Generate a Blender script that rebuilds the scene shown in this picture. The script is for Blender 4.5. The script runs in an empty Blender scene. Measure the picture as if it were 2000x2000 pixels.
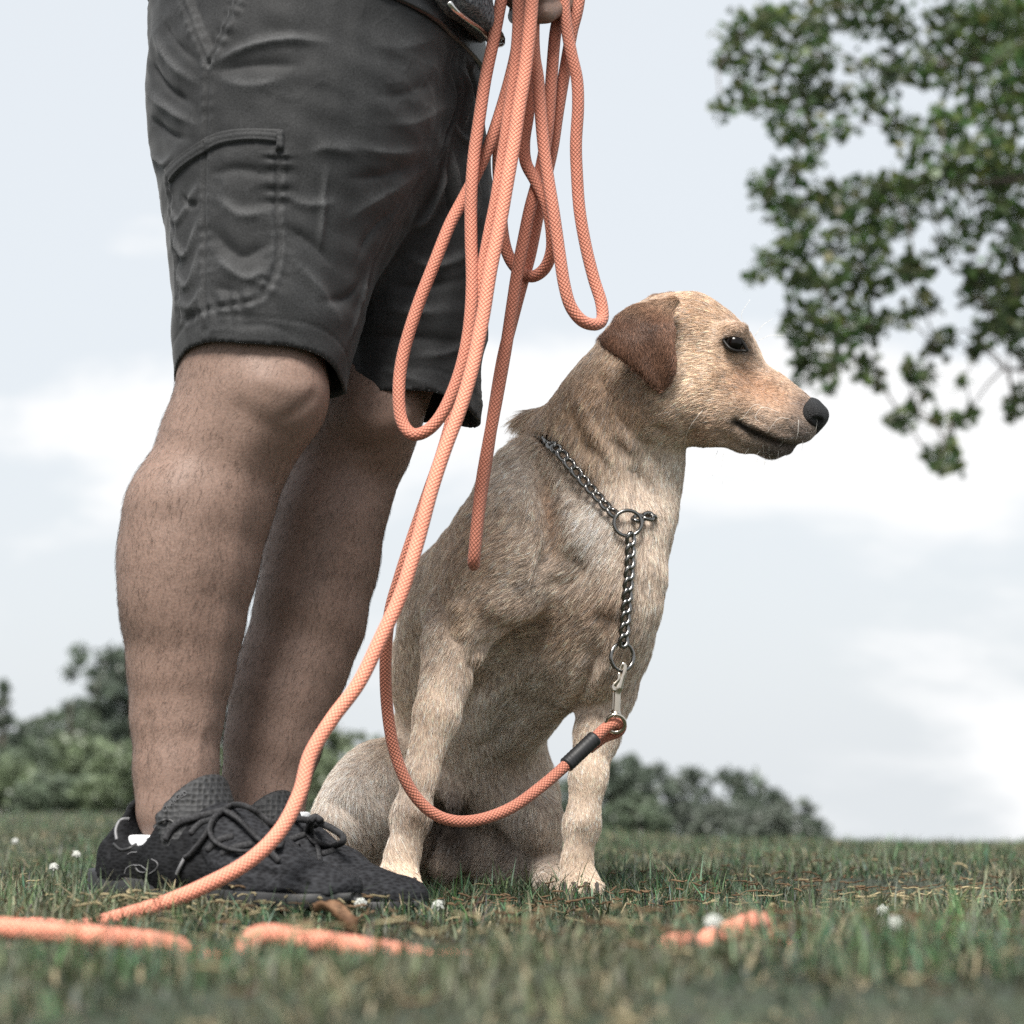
import bpy, bmesh, math, random
import numpy as np
from mathutils import Vector, Matrix
from mathutils.bvhtree import BVHTree

random.seed(7)
RNG = np.random.default_rng(11)
scene = bpy.context.scene
COL = scene.collection

# ------------------------------------------------------------------ camera
F = 4331.0                       # focal length in pixels of the 2000 px photograph
TILT = math.atan(560.0 / F)      # the lens looks up a little; true horizon at row 1560
CAMZ = 0.12
FOCUS = 2.33
cam_d = bpy.data.cameras.new('camera')
cam = bpy.data.objects.new('camera', cam_d)
COL.objects.link(cam)
cam_d.sensor_width = 36.0
cam_d.lens = F / 2000.0 * 36.0
cam_d.clip_start = 0.05
cam_d.clip_end = 2000.0
cam_d.dof.use_dof = True
cam_d.dof.focus_distance = FOCUS
cam_d.dof.aperture_fstop = 6.4
cam_d.dof.aperture_blades = 0
cam.location = (0, 0, CAMZ)
cam.rotation_euler = (math.pi / 2 + TILT, 0, 0)
scene.camera = cam

DENOISE = False
# ------------------------------------------------------------------ world, sun, exposure
SUN_EL, SUN_AZ = math.radians(53), math.radians(-166)   # azimuth from +Y towards +X: from behind the lens, a little to the left
scene.view_settings.view_transform = 'Standard'
scene.view_settings.look = 'None'
scene.view_settings.gamma = 1.0
scene.view_settings.use_curve_mapping = False
scene.view_settings.exposure = 2.40
scene.cycles.use_denoising = DENOISE
scene.cycles.max_bounces = 8
scene.cycles.diffuse_bounces = 4
scene.cycles.transparent_max_bounces = 16

CLOUD_AT = (8.22, 4.26, 5.4)
world = bpy.data.worlds.new('World')
scene.world = world
world.use_nodes = True
wn, wl = world.node_tree.nodes, world.node_tree.links
wn.clear()
w_out = wn.new('ShaderNodeOutputWorld')
w_bg = wn.new('ShaderNodeBackground')
w_sky = wn.new('ShaderNodeTexSky')
w_sky.sky_type = 'NISHITA'
w_sky.sun_disc = False
w_sky.sun_elevation = SUN_EL
w_sky.sun_rotation = SUN_AZ
w_sky.air_density = 1.0
w_sky.dust_density = 4.0
w_sky.ozone_density = 1.0
w_tc = wn.new('ShaderNodeTexCoord')
w_map = wn.new('ShaderNodeMapping')
w_map.inputs['Scale'].default_value = (2.0, 2.0, 5.2)
w_map.inputs['Location'].default_value = CLOUD_AT
wl.new(w_tc.outputs['Generated'], w_map.inputs['Vector'])
w_n1 = wn.new('ShaderNodeTexNoise')
w_n1.inputs['Scale'].default_value = 2.3
w_n1.inputs['Detail'].default_value = 8.0
w_n1.inputs['Roughness'].default_value = 0.56
w_n1.inputs['Distortion'].default_value = 0.25
wl.new(w_map.outputs['Vector'], w_n1.inputs['Vector'])
w_sep = wn.new('ShaderNodeSeparateXYZ')
wl.new(w_tc.outputs['Generated'], w_sep.inputs['Vector'])
w_band = wn.new('ShaderNodeValToRGB')                    # cumulus lie in layers low over the horizon, thin haze above
eb = w_band.color_ramp.elements
for pos_, v_ in ((0.0, .54), (.045, .45), (.09, .46), (.172, .61), (.22, .40), (.27, .22), (.6, .30), (1.0, .42)):
    e_ = eb[0] if pos_ == 0.0 else (eb[len(eb) - 1] if pos_ == 1.0 else eb.new(pos_))
    e_.position = pos_; e_.color = (v_, v_, v_, 1)
wl.new(w_sep.outputs['Z'], w_band.inputs['Fac'])
w_add = wn.new('ShaderNodeMath'); w_add.operation = 'ADD'
wl.new(w_n1.outputs['Fac'], w_add.inputs[0]); wl.new(w_band.outputs['Color'], w_add.inputs[1])
w_r = wn.new('ShaderNodeValToRGB')                       # cloud cover
w_r.color_ramp.elements[0].position = 0.0
w_r.color_ramp.elements[0].color = (0, 0, 0, 1)
w_r.color_ramp.elements[1].position = 1.0
w_r.color_ramp.elements[1].color = (1, 1, 1, 1)
w_mr = wn.new('ShaderNodeMapRange'); w_mr.interpolation_type = 'SMOOTHSTEP'
w_mr.inputs['From Min'].default_value = .94; w_mr.inputs['From Max'].default_value = 1.11
wl.new(w_add.outputs[0], w_mr.inputs['Value'])
wl.new(w_mr.outputs['Result'], w_r.inputs['Fac'])
w_veil = wn.new('ShaderNodeMix')                         # thin high haze over the blue
w_veil.data_type = 'RGBA'
w_veil.inputs['Factor'].default_value = 0.92
wl.new(w_sky.outputs['Color'], w_veil.inputs[6])
w_veil.inputs[7].default_value = (3.02, 3.17, 3.29, 1)
w_cl = wn.new('ShaderNodeMix')
w_cl.data_type = 'RGBA'
wl.new(w_r.outputs['Color'], w_cl.inputs['Factor'])
wl.new(w_veil.outputs[2], w_cl.inputs[6])
w_cl.inputs[7].default_value = (3.78, 3.80, 3.82, 1)     # sunlit cloud
w_bg.inputs['Strength'].default_value = 0.052
wl.new(w_cl.outputs[2], w_bg.inputs['Color'])
wl.new(w_bg.outputs['Background'], w_out.inputs['Surface'])

sun_d = bpy.data.lights.new('sun', 'SUN')
sun_d.energy = 1.5
sun_d.angle = math.radians(24)
sun_d.color = (1.0, 0.965, 0.91)
sun = bpy.data.objects.new('sun', sun_d)
COL.objects.link(sun)
sd = Vector((math.sin(SUN_AZ) * math.cos(SUN_EL), math.cos(SUN_AZ) * math.cos(SUN_EL), math.sin(SUN_EL)))
sun.rotation_euler = (-sd).to_track_quat('-Z', 'Y').to_euler()
sun.location = sd * 20

# ------------------------------------------------------------------ helpers: points
CT, ST = math.cos(TILT), math.sin(TILT)

def P(px, py, Y):
    """world point on the depth plane Y that is seen at a pixel of the photograph"""
    dx, dy = (px - 1000.0) / F, (1000.0 - py) / F
    ry, rz = CT - dy * ST, ST + dy * CT
    k = Y / ry
    return np.array([dx * k, Y, CAMZ + rz * k])

def M(rpx, Y):
    return rpx * Y / F

def to_px(V):
    V = np.asarray(V)
    x, y, z = V[..., 0], V[..., 1], V[..., 2] - CAMZ
    d = y * CT + z * ST
    u = -y * ST + z * CT
    return np.stack([1000 + F * x / d, 1000 - F * u / d], -1)

def pxdir(dx, dy, dy_depth=0.0):
    """world direction for an image-plane direction (dx right, dy down)"""
    v = np.array([dx, -dy * -ST * 0 + dy_depth, -dy])
    return v / np.linalg.norm(v)

def spline(pts, n):
    """Catmull-Rom through pts, about n samples, evenly spaced along the arc"""
    p = np.asarray(pts, float)
    p = np.vstack([2 * p[0] - p[1], p, 2 * p[-1] - p[-2]])
    out = []
    for i in range(1, len(p) - 2):
        t = np.linspace(0, 1, 24, endpoint=False)[:, None]
        a, b, c, d = p[i - 1], p[i], p[i + 1], p[i + 2]
        out.append(0.5 * ((2 * b) + (-a + c) * t + (2 * a - 5 * b + 4 * c - d) * t ** 2 + (-a + 3 * b - 3 * c + d) * t ** 3))
    out = np.vstack(out + [p[-2:-1]])
    s = np.concatenate([[0], np.cumsum(np.linalg.norm(np.diff(out[:, :3], axis=0), axis=1))])
    q = np.linspace(0, s[-1], n)
    return np.stack([np.interp(q, s, out[:, k]) for k in range(out.shape[1])], 1)

class Noise:
    """cheap smooth 3-D noise: a sum of sines in random directions"""
    def __init__(self, seed, scale, n=10):
        r = np.random.default_rng(seed)
        d = r.normal(size=(n, 3)); d /= np.linalg.norm(d, axis=1)[:, None]
        self.k = d * (2 * np.pi / scale) * r.uniform(0.6, 1.6, (n, 1))
        self.p = r.uniform(0, 2 * np.pi, n)
        self.a = 1.4 / math.sqrt(n)
    def __call__(self, X):
        o = np.zeros(X.shape[:-1])
        for k, p in zip(self.k, self.p):
            o += np.sin(X @ k + p)
        return o * self.a

# ------------------------------------------------------------------ helpers: objects
def tag(o, label=None, cat=None, group=None, kind=None):
    if label: o['label'] = label
    if cat: o['category'] = cat
    if group: o['group'] = group
    if kind: o['kind'] = kind
    return o

def empty(name, loc, label, cat, group=None):
    o = bpy.data.objects.new(name, None)
    COL.objects.link(o)
    o.location = loc
    o.empty_display_size = 0.05
    return tag(o, label, cat, group)

def link(o, parent=None):
    COL.objects.link(o)
    if parent is not None:
        o.parent = parent
        r = parent
        off = Vector((0, 0, 0))
        while r is not None:
            off += r.location
            r = r.parent
        o.location = -off          # meshes are authored in world coordinates
    return o

def mesh_obj(name, V, faces, mat, parent=None, smooth=True, uv=None):
    me = bpy.data.meshes.new(name)
    V = np.asarray(V, float)
    if isinstance(faces, np.ndarray):
        nv = faces.shape[1]
        me.vertices.add(len(V)); me.vertices.foreach_set('co', V.astype(np.float32).ravel())
        me.loops.add(faces.size); me.loops.foreach_set('vertex_index', faces.astype(np.int32).ravel())
        me.polygons.add(len(faces))
        me.polygons.foreach_set('loop_start', np.arange(0, faces.size, nv, dtype=np.int32))
        me.update(calc_edges=True)
    else:
        me.from_pydata([tuple(v) for v in V], [], [tuple(f) for f in faces])
        me.update()
    if smooth:
        me.polygons.foreach_set('use_smooth', np.ones(len(me.polygons), dtype=bool))
    if uv is not None:
        l = me.uv_layers.new(name='UVMap')
        l.data.foreach_set('uv', np.asarray(uv, np.float32).ravel())
    if mat is not None:
        me.materials.append(mat)
    return link(bpy.data.objects.new(name, me), parent)

def set_attr(o, name, vals, kind='FLOAT'):
    a = o.data.attributes.new(name, 'FLOAT' if kind == 'FLOAT' else 'FLOAT_COLOR', 'POINT')
    if kind == 'FLOAT':
        a.data.foreach_set('value', np.asarray(vals, np.float32))
    else:
        c = np.ones((len(vals), 4), np.float32); c[:, :3] = vals
        a.data.foreach_set('color', c.ravel())

def frames(pts, closed=False):
    p = np.asarray(pts, float)
    n = len(p)
    if closed:
        T = np.roll(p, -1, 0) - np.roll(p, 1, 0)
    else:
        T = np.gradient(p, axis=0)
    T /= np.linalg.norm(T, axis=1)[:, None] + 1e-12
    U = np.zeros_like(p)
    a = np.array([0, 0, 1.0]) if abs(T[0, 2]) < 0.9 else np.array([1.0, 0, 0])
    u = a - T[0] * (a @ T[0]); u /= np.linalg.norm(u)
    for i in range(n):
        u = u - T[i] * (u @ T[i]); u /= np.linalg.norm(u) + 1e-12
        U[i] = u
    return T, U, np.cross(T, U)

def tube_data(pts, rad, seg=10, closed=False, flat=None, caps=True):
    """swept tube; rad scalar or per-point; flat=(ra, rb) multiplies the two cross axes; returns V, faces, uv per loop (u round, v metres along)"""
    p = np.asarray(pts, float)
    n = len(p)
    T, U, W = frames(p, closed)
    r = np.broadcast_to(np.asarray(rad, float), (n,))
    fa, fb = flat if flat else (1, 1)
    ang = np.linspace(0, 2 * np.pi, seg, endpoint=False)
    ring = (np.cos(ang)[None, :, None] * U[:, None] * fa + np.sin(ang)[None, :, None] * W[:, None] * fb) * r[:, None, None]
    V = (p[:, None] + ring).reshape(-1, 3)
    s = np.concatenate([[0], np.cumsum(np.linalg.norm(np.diff(p, axis=0), axis=1))])
    Fc, UV = [], []
    m = n if closed else n - 1
    for i in range(m):
        j = (i + 1) % n
        s1 = s[i + 1] if i + 1 < n else s[-1] + np.linalg.norm(p[0] - p[-1])
        for a in range(seg):
            b = (a + 1) % seg
            Fc.append((i * seg + a, i * seg + b, j * seg + b, j * seg + a))
            UV += [(a / seg, s[i]), ((a + 1) / seg, s[i]), ((a + 1) / seg, s1), (a / seg, s1)]
    if caps and not closed:
        V = np.vstack([V, p[0] - T[0] * r[0] * 0.4, p[-1] + T[-1] * r[-1] * 0.4])
        c0, c1 = n * seg, n * seg + 1
        for a in range(seg):
            b = (a + 1) % seg
            Fc.append((c0, b, a)); UV += [(0.5, 0), (0.5, 0), (0.5, 0)]
            Fc.append((c1, (n - 1) * seg + a, (n - 1) * seg + b)); UV += [(0.5, s[-1])] * 3
    return V, Fc, UV

def tube(name, pts, rad, mat, parent=None, seg=10, closed=False, flat=None):
    V, Fc, UV = tube_data(pts, rad, seg, closed, flat)
    return mesh_obj(name, V, Fc, mat, parent, True, UV)

def merge(parts):
    """join (V, faces) pairs"""
    Vs, Fs, o = [], [], 0
    for V, Fc in parts:
        Vs.append(np.asarray(V)); Fs += [tuple(i + o for i in f) for f in Fc]; o += len(V)
    return np.vstack(Vs), Fs

# ------------------------------------------------------------------ helpers: implicit bodies
class Field:
    """a signed-distance field on a grid, blended from round cones and ellipsoids, meshed with surface nets"""
    def __init__(self, lo, hi, h):
        self.lo, self.h = np.array(lo, float), h
        self.n = np.ceil((np.array(hi) - self.lo) / h).astype(int) + 1
        self.A = np.full(self.n, 9.0, np.float32)
    def _box(self, lo, hi, pad):
        a = np.clip(np.floor((np.minimum(lo, hi) - pad - self.lo) / self.h).astype(int), 0, self.n)
        b = np.clip(np.ceil((np.maximum(lo, hi) + pad - self.lo) / self.h).astype(int) + 1, 0, self.n)
        if np.any(b <= a): return None, None
        sl = tuple(slice(i, j) for i, j in zip(a, b))
        ax = [self.lo[k] + self.h * np.arange(a[k], b[k]) for k in range(3)]
        X = np.stack(np.meshgrid(*ax, indexing='ij'), -1).astype(np.float32)
        return sl, X
    def _put(self, sl, d, k, op):
        A = self.A[sl]
        if op == 'add':
            if k > 0:
                hh = np.maximum(k - np.abs(A - d), 0) / k
                self.A[sl] = np.minimum(A, d) - hh * hh * k * 0.25
            else:
                self.A[sl] = np.minimum(A, d)
        elif op == 'sub':
            d = -d
            if k > 0:
                hh = np.maximum(k - np.abs(A - d), 0) / k
                self.A[sl] = np.maximum(A, d) + hh * hh * k * 0.25
            else:
                self.A[sl] = np.maximum(A, d)
    def cone(self, a, b, ra, rb, k=0.02, op='add', sq=None):
        """round cone; sq=(axis, factor) stretches it along an axis"""
        a, b = np.asarray(a, np.float32), np.asarray(b, np.float32)
        ext = max(ra, rb) * (max(1.0, sq[1]) if sq else 1.0)
        sl, X = self._box(a, b, ext + k + 3 * self.h)
        if sl is None: return
        q = X - a
        ab = b - a
        m = 1.0
        if sq:
            ax = np.asarray(sq[0], np.float32); ax = ax / np.linalg.norm(ax); f = 1.0 / sq[1] - 1.0
            q = q + ax * (q @ ax)[..., None] * f
            ab = ab + ax * (ab @ ax) * f
            m = min(1.0, sq[1])
        t = np.clip((q @ ab) / (ab @ ab + 1e-12), 0, 1)
        d = np.linalg.norm(q - ab * t[..., None], axis=-1) - (ra + (rb - ra) * t)
        self._put(sl, (d * m).astype(np.float32), k, op)
    def ball(self, c, r, k=0.02, op='add', sq=None):
        self.cone(c, np.asarray(c) + np.array([0, 0, 1e-5]), r, r, k, op, sq)
    def ell(self, c, axes, rad, k=0.02, op='add'):
        """ellipsoid: rows of axes are unit directions"""
        c = np.asarray(c, np.float32); R = np.asarray(axes, np.float32); rad = np.asarray(rad, np.float32)
        sl, X = self._box(c, c, float(max(rad)) + k + 3 * self.h)
        if sl is None: return
        q = (X - c) @ R.T
        k0 = np.linalg.norm(q / rad, axis=-1)
        k1 = np.linalg.norm(q / (rad * rad), axis=-1) + 1e-9
        self._put(sl, (k0 * (k0 - 1.0) / k1).astype(np.float32), k, op)
    def chain(self, pts, k=0.02, kin=0.008, op='add', sq=None):
        """pts: (point, radius) joined by round cones"""
        for (a, ra), (b, rb) in zip(pts[:-1], pts[1:]):
            self.cone(a, b, ra, rb, k, op, sq)
    def blur(self, it=1):
        A = self.A
        for _ in range(it):
            for ax in range(3):
                B = A.copy()
                s0 = [slice(None)] * 3; s1 = [slice(None)] * 3; sm = [slice(None)] * 3
                s0[ax] = slice(0, -2); s1[ax] = slice(2, None); sm[ax] = slice(1, -1)
                lim = np.abs(A[tuple(sm)]) < 0.05
                v = 0.25 * np.minimum(A[tuple(s0)], 1) + 0.5 * A[tuple(sm)] + 0.25 * np.minimum(A[tuple(s1)], 1)
                B[tuple(sm)] = np.where(lim, v, A[tuple(sm)])
                A = B
        self.A = A
    def mesh(self):
        A = self.A
        S = A < 0
        n = np.array(A.shape)
        cnt = np.zeros(n - 1, np.int8)
        for dx in (0, 1):
            for dy in (0, 1):
                for dz in (0, 1):
                    cnt += S[dx:n[0] - 1 + dx, dy:n[1] - 1 + dy, dz:n[2] - 1 + dz]
        act = np.argwhere((cnt > 0) & (cnt < 8))
        idx = np.full(n - 1, -1, np.int32)
        idx[act[:, 0], act[:, 1], act[:, 2]] = np.arange(len(act))
        acc = np.zeros((len(act), 3)); num = np.zeros(len(act))
        cs = [(i, j, k) for i in (0, 1) for j in (0, 1) for k in (0, 1)]
        for a in cs:
            for ax in range(3):
                if a[ax]: continue
                b = list(a); b[ax] = 1
                pa, pb = act + np.array(a), act + np.array(b)
                va = A[pa[:, 0], pa[:, 1], pa[:, 2]]; vb = A[pb[:, 0], pb[:, 1], pb[:, 2]]
                m = (va < 0) != (vb < 0)
                t = np.where(m, va / np.where(m, va - vb, 1), 0)
                q = np.array(a) + np.zeros((len(act), 3)); q[:, ax] = t
                acc += np.where(m[:, None], q, 0); num += m
        V = self.lo + self.h * (act + acc / num[:, None])
        quads = []
        for ax in range(3):
            o = [k for k in range(3) if k != ax]
            s0 = [slice(None)] * 3; s1 = [slice(None)] * 3
            s0[ax] = slice(0, -1); s1[ax] = slice(1, None)
            s0 = tuple(s0); s1 = tuple(s1)
            ch = S[s0] != S[s1]
            e = np.argwhere(ch)
            ok = np.all((e[:, o] > 0), axis=1) & (e[:, o[0]] < n[o[0]] - 1) & (e[:, o[1]] < n[o[1]] - 1)
            e = e[ok]
            inside = S[e[:, 0], e[:, 1], e[:, 2]]
            def at(d0, d1):
                q = e.copy(); q[:, o[0]] -= d0; q[:, o[1]] -= d1
                return idx[q[:, 0], q[:, 1], q[:, 2]]
            q = np.stack([at(0, 0), at(1, 0), at(1, 1), at(0, 1)], 1)
            flip = inside if ax != 1 else ~inside
            q = np.where(flip[:, None], q, q[:, ::-1])
            quads.append(q)
        Q = np.vstack(quads)
        Q = Q[np.all(Q >= 0, axis=1)]
        return V, Q

def vnormals(V, Q):
    n = np.cross(V[Q[:, 2]] - V[Q[:, 0]], V[Q[:, 3]] - V[Q[:, 1]])
    N = np.zeros_like(V)
    for k in range(4):
        np.add.at(N, Q[:, k], n)
    return N / (np.linalg.norm(N, axis=1)[:, None] + 1e-12)

def smooth_mesh(V, Q, it=1, lam=0.5):
    E = np.vstack([Q[:, [0, 1]], Q[:, [1, 2]], Q[:, [2, 3]], Q[:, [3, 0]]])
    for _ in range(it):
        acc = np.zeros_like(V); num = np.zeros(len(V))
        np.add.at(acc, E[:, 0], V[E[:, 1]]); np.add.at(num, E[:, 0], 1)
        np.add.at(acc, E[:, 1], V[E[:, 0]]); np.add.at(num, E[:, 1], 1)
        V = V + lam * (acc / np.maximum(num, 1)[:, None] - V)
    return V

def bvh_of(V, Q):
    return BVHTree.FromPolygons([tuple(v) for v in V], [tuple(int(i) for i in q) for q in Q])

def hit(bvh, px, py):
    """point of a surface seen at a pixel of the photograph, and its normal"""
    o = Vector((0, 0, CAMZ))
    d = Vector(P(px, py, 1.0)) - o
    p, n, i, t = bvh.ray_cast(o, d.normalized())
    return (None, None) if p is None else (np.array(p), np.array(n))

def on_surface(bvh, pts, off=0.0, yfall=None):
    out = []
    for q in pts:
        p, n = hit(bvh, q[0], q[1])
        if p is None:
            p, n = P(q[0], q[1], yfall if yfall else 2.3), np.array([0, -1, 0])
        if n[1] > 0: n = -n
        out.append(p + n * off)
    return np.array(out)

def stroke_dist(V, path, reach):
    """distance of each vertex to a 3-D path, the arc length of the nearest point, and the signed side (image plane)"""
    D = np.full(len(V), 9.0); S = np.zeros(len(V)); G = np.zeros(len(V))
    lo, hi = path.min(0) - reach, path.max(0) + reach
    near = np.where(np.all((V > lo) & (V < hi), axis=1))[0]
    if len(near) == 0: return D, S, G
    X = V[near]
    s0 = 0.0
    bd = np.full(len(near), 9.0); bs = np.zeros(len(near)); bg = np.zeros(len(near))
    for a, b in zip(path[:-1], path[1:]):
        ab = b - a; L = np.linalg.norm(ab) + 1e-9
        t = np.clip(((X - a) @ ab) / (L * L), 0, 1)
        r = X - (a + ab * t[:, None])
        d = np.linalg.norm(r, axis=1)
        side = r[:, 0] * ab[2] - r[:, 2] * ab[0]
        m = d < bd
        bd[m] = d[m]; bs[m] = (s0 + t * L)[m]; bg[m] = (np.sign(side) * d)[m]
        s0 += L
    D[near] = bd; S[near] = bs; G[near] = bg
    return D, S, G

# ------------------------------------------------------------------ helpers: materials
def new_mat(name):
    m = bpy.data.materials.new(name)
    m.use_nodes = True
    nt = m.node_tree
    return m, nt, nt.nodes, nt.links, nt.nodes['Principled BSDF']

def simple_mat(name, col, rough=0.6, metal=0.0, spec=0.5):
    m, nt, n, l, b = new_mat(name)
    b.inputs['Base Color'].default_value = (*col, 1)
    b.inputs['Roughness'].default_value = rough
    b.inputs['Metallic'].default_value = metal
    b.inputs['Specular IOR Level'].default_value = spec
    return m

def noise_mat(name, c0, c1, scale, rough=0.7, bump=0.0, bscale=None, detail=5.0, spec=0.4, dist=0.01, coords='Object'):
    m, nt, n, l, b = new_mat(name)
    tc = n.new('ShaderNodeTexCoord')
    no = n.new('ShaderNodeTexNoise'); no.inputs['Scale'].default_value = scale; no.inputs['Detail'].default_value = detail
    l.new(tc.outputs[coords], no.inputs['Vector'])
    r = n.new('ShaderNodeValToRGB')
    r.color_ramp.elements[0].position = 0.35; r.color_ramp.elements[0].color = (*c0, 1)
    r.color_ramp.elements[1].position = 0.65; r.color_ramp.elements[1].color = (*c1, 1)
    l.new(no.outputs['Fac'], r.inputs['Fac'])
    l.new(r.outputs['Color'], b.inputs['Base Color'])
    b.inputs['Roughness'].default_value = rough
    b.inputs['Specular IOR Level'].default_value = spec
    if bump:
        n2 = n.new('ShaderNodeTexNoise'); n2.inputs['Scale'].default_value = bscale or scale * 4; n2.inputs['Detail'].default_value = 6
        l.new(tc.outputs[coords], n2.inputs['Vector'])
        bp = n.new('ShaderNodeBump'); bp.inputs['Strength'].default_value = bump; bp.inputs['Distance'].default_value = dist
        l.new(n2.outputs['Fac'], bp.inputs['Height'])
        l.new(bp.outputs['Normal'], b.inputs['Normal'])
    return m

def attr_mat(name, attr='col', rough=0.7, spec=0.3, bump=0.0, bscale=200, dist=0.002):
    m, nt, n, l, b = new_mat(name)
    a = n.new('ShaderNodeAttribute'); a.attribute_name = attr
    l.new(a.outputs['Color'], b.inputs['Base Color'])
    b.inputs['Roughness'].default_value = rough
    b.inputs['Specular IOR Level'].default_value = spec
    if bump:
        tc = n.new('ShaderNodeTexCoord')
        n2 = n.new('ShaderNodeTexNoise'); n2.inputs['Scale'].default_value = bscale; n2.inputs['Detail'].default_value = 5
        l.new(tc.outputs['Object'], n2.inputs['Vector'])
        bp = n.new('ShaderNodeBump'); bp.inputs['Strength'].default_value = bump; bp.inputs['Distance'].default_value = dist
        l.new(n2.outputs['Fac'], bp.inputs['Height'])
        l.new(bp.outputs['Normal'], b.inputs['Normal'])
    return m

# ------------------------------------------------------------------ helpers: hair
def sample_surface(V, Q, weight, count, rng):
    T = np.vstack([Q[:, [0, 1, 2]], Q[:, [0, 2, 3]]])
    a, b, c = V[T[:, 0]], V[T[:, 1]], V[T[:, 2]]
    area = 0.5 * np.linalg.norm(np.cross(b - a, c - a), axis=1) * weight[T].mean(1)
    cum = np.cumsum(area)
    t = np.searchsorted(cum, rng.uniform(0, cum[-1], count))
    u, v = rng.uniform(size=(2, count))
    f = u + v > 1; u[f], v[f] = 1 - u[f], 1 - v[f]
    w = np.stack([1 - u - v, u, v], 1)
    tri = T[np.clip(t, 0, len(T) - 1)]
    return np.einsum('ij,ijk->ik', w, V[tri]), tri, w

def interp(tri, w, A):
    return np.einsum('ij,ijk->ik', w, A[tri]) if A.ndim == 2 else np.einsum('ij,ij->i', w, A[tri])

def hair_obj(name, pts, rad, col, mat, parent):
    """pts (N, n, 3), rad (N, n), col (N, 3): one curves object"""
    N, n = pts.shape[:2]
    hc = bpy.data.hair_curves.new(name)
    hc.add_curves([n] * N)
    hc.attributes['position'].data.foreach_set('vector', pts.astype(np.float32).ravel())
    a = hc.attributes.get('radius') or hc.attributes.new('radius', 'FLOAT', 'POINT')
    a.data.foreach_set('value', rad.astype(np.float32).ravel())
    a = hc.attributes.new('col', 'FLOAT_COLOR', 'POINT')
    c = np.ones((N, n, 4), np.float32); c[:, :, :3] = col[:, None, :] if col.ndim == 2 else col
    a.data.foreach_set('color', c.ravel())
    hc.materials.append(mat)
    o = bpy.data.objects.new(name, hc)
    link(o, parent)
    o['kind'] = 'stuff'
    return o

def strands(root, nrm, direc, length, lift, n=5, bend=0.5, jitter=0.15, rng=RNG, droop=0.0):
    """bent strands that leave the skin at an angle and lie down along direc"""
    N = len(root)
    d = direc - nrm * np.sum(direc * nrm, 1)[:, None]
    d /= np.linalg.norm(d, axis=1)[:, None] + 1e-9
    d = d + rng.normal(size=(N, 3)) * jitter
    d = d - nrm * np.sum(d * nrm, 1)[:, None]
    d /= np.linalg.norm(d, axis=1)[:, None] + 1e-9
    t = np.linspace(0, 1, n)
    pts = np.zeros((N, n, 3))
    for i, ti in enumerate(t):
        up = lift * (ti - bend * ti * ti)
        pts[:, i] = root + (d * ti + nrm * up[:, None]) * length[:, None]
        pts[:, i, 2] -= droop * length * ti * ti
    return pts
# ================================================================== the ground
def ground_z(x, Y):
    """height of the soil: near flat round the dog, a little hump towards the lens, falling away beyond the crest"""
    x, Y = np.asarray(x, float), np.asarray(Y, float)
    z = 0.006 + 0.022 * np.exp(-((Y - 1.2) / .45) ** 2)
    z = z + .012 * np.exp(-((x + .28) / .20) ** 2 - ((Y - 2.06) / .11) ** 2) - .004 * np.exp(-((x + .2) / .2) ** 2 - ((Y - 2.26) / .09) ** 2)
    right = 1 / (1 + np.exp(-(x / np.maximum(Y, .5) - .05) / .05))     # 0 left of the dog, 1 right of it
    z = z - (0.0125 * right + 0.0005 * (1 - right)) * np.maximum(Y - 3.2, 0)
    z = z - np.maximum(Y - 9, 0) * (.024 * right + .002 * (1 - right)) - np.maximum(Y - 22, 0) * .012
    z = z + .006 * np.sin(x * 7.1 + 1) * np.sin(Y * 5.3) * np.exp(-np.abs(Y - 3) / 4) + .010 * np.sin(x * 2.3 + Y * 1.7) * np.clip(Y - 3, 0, 1)
    return z

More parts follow.
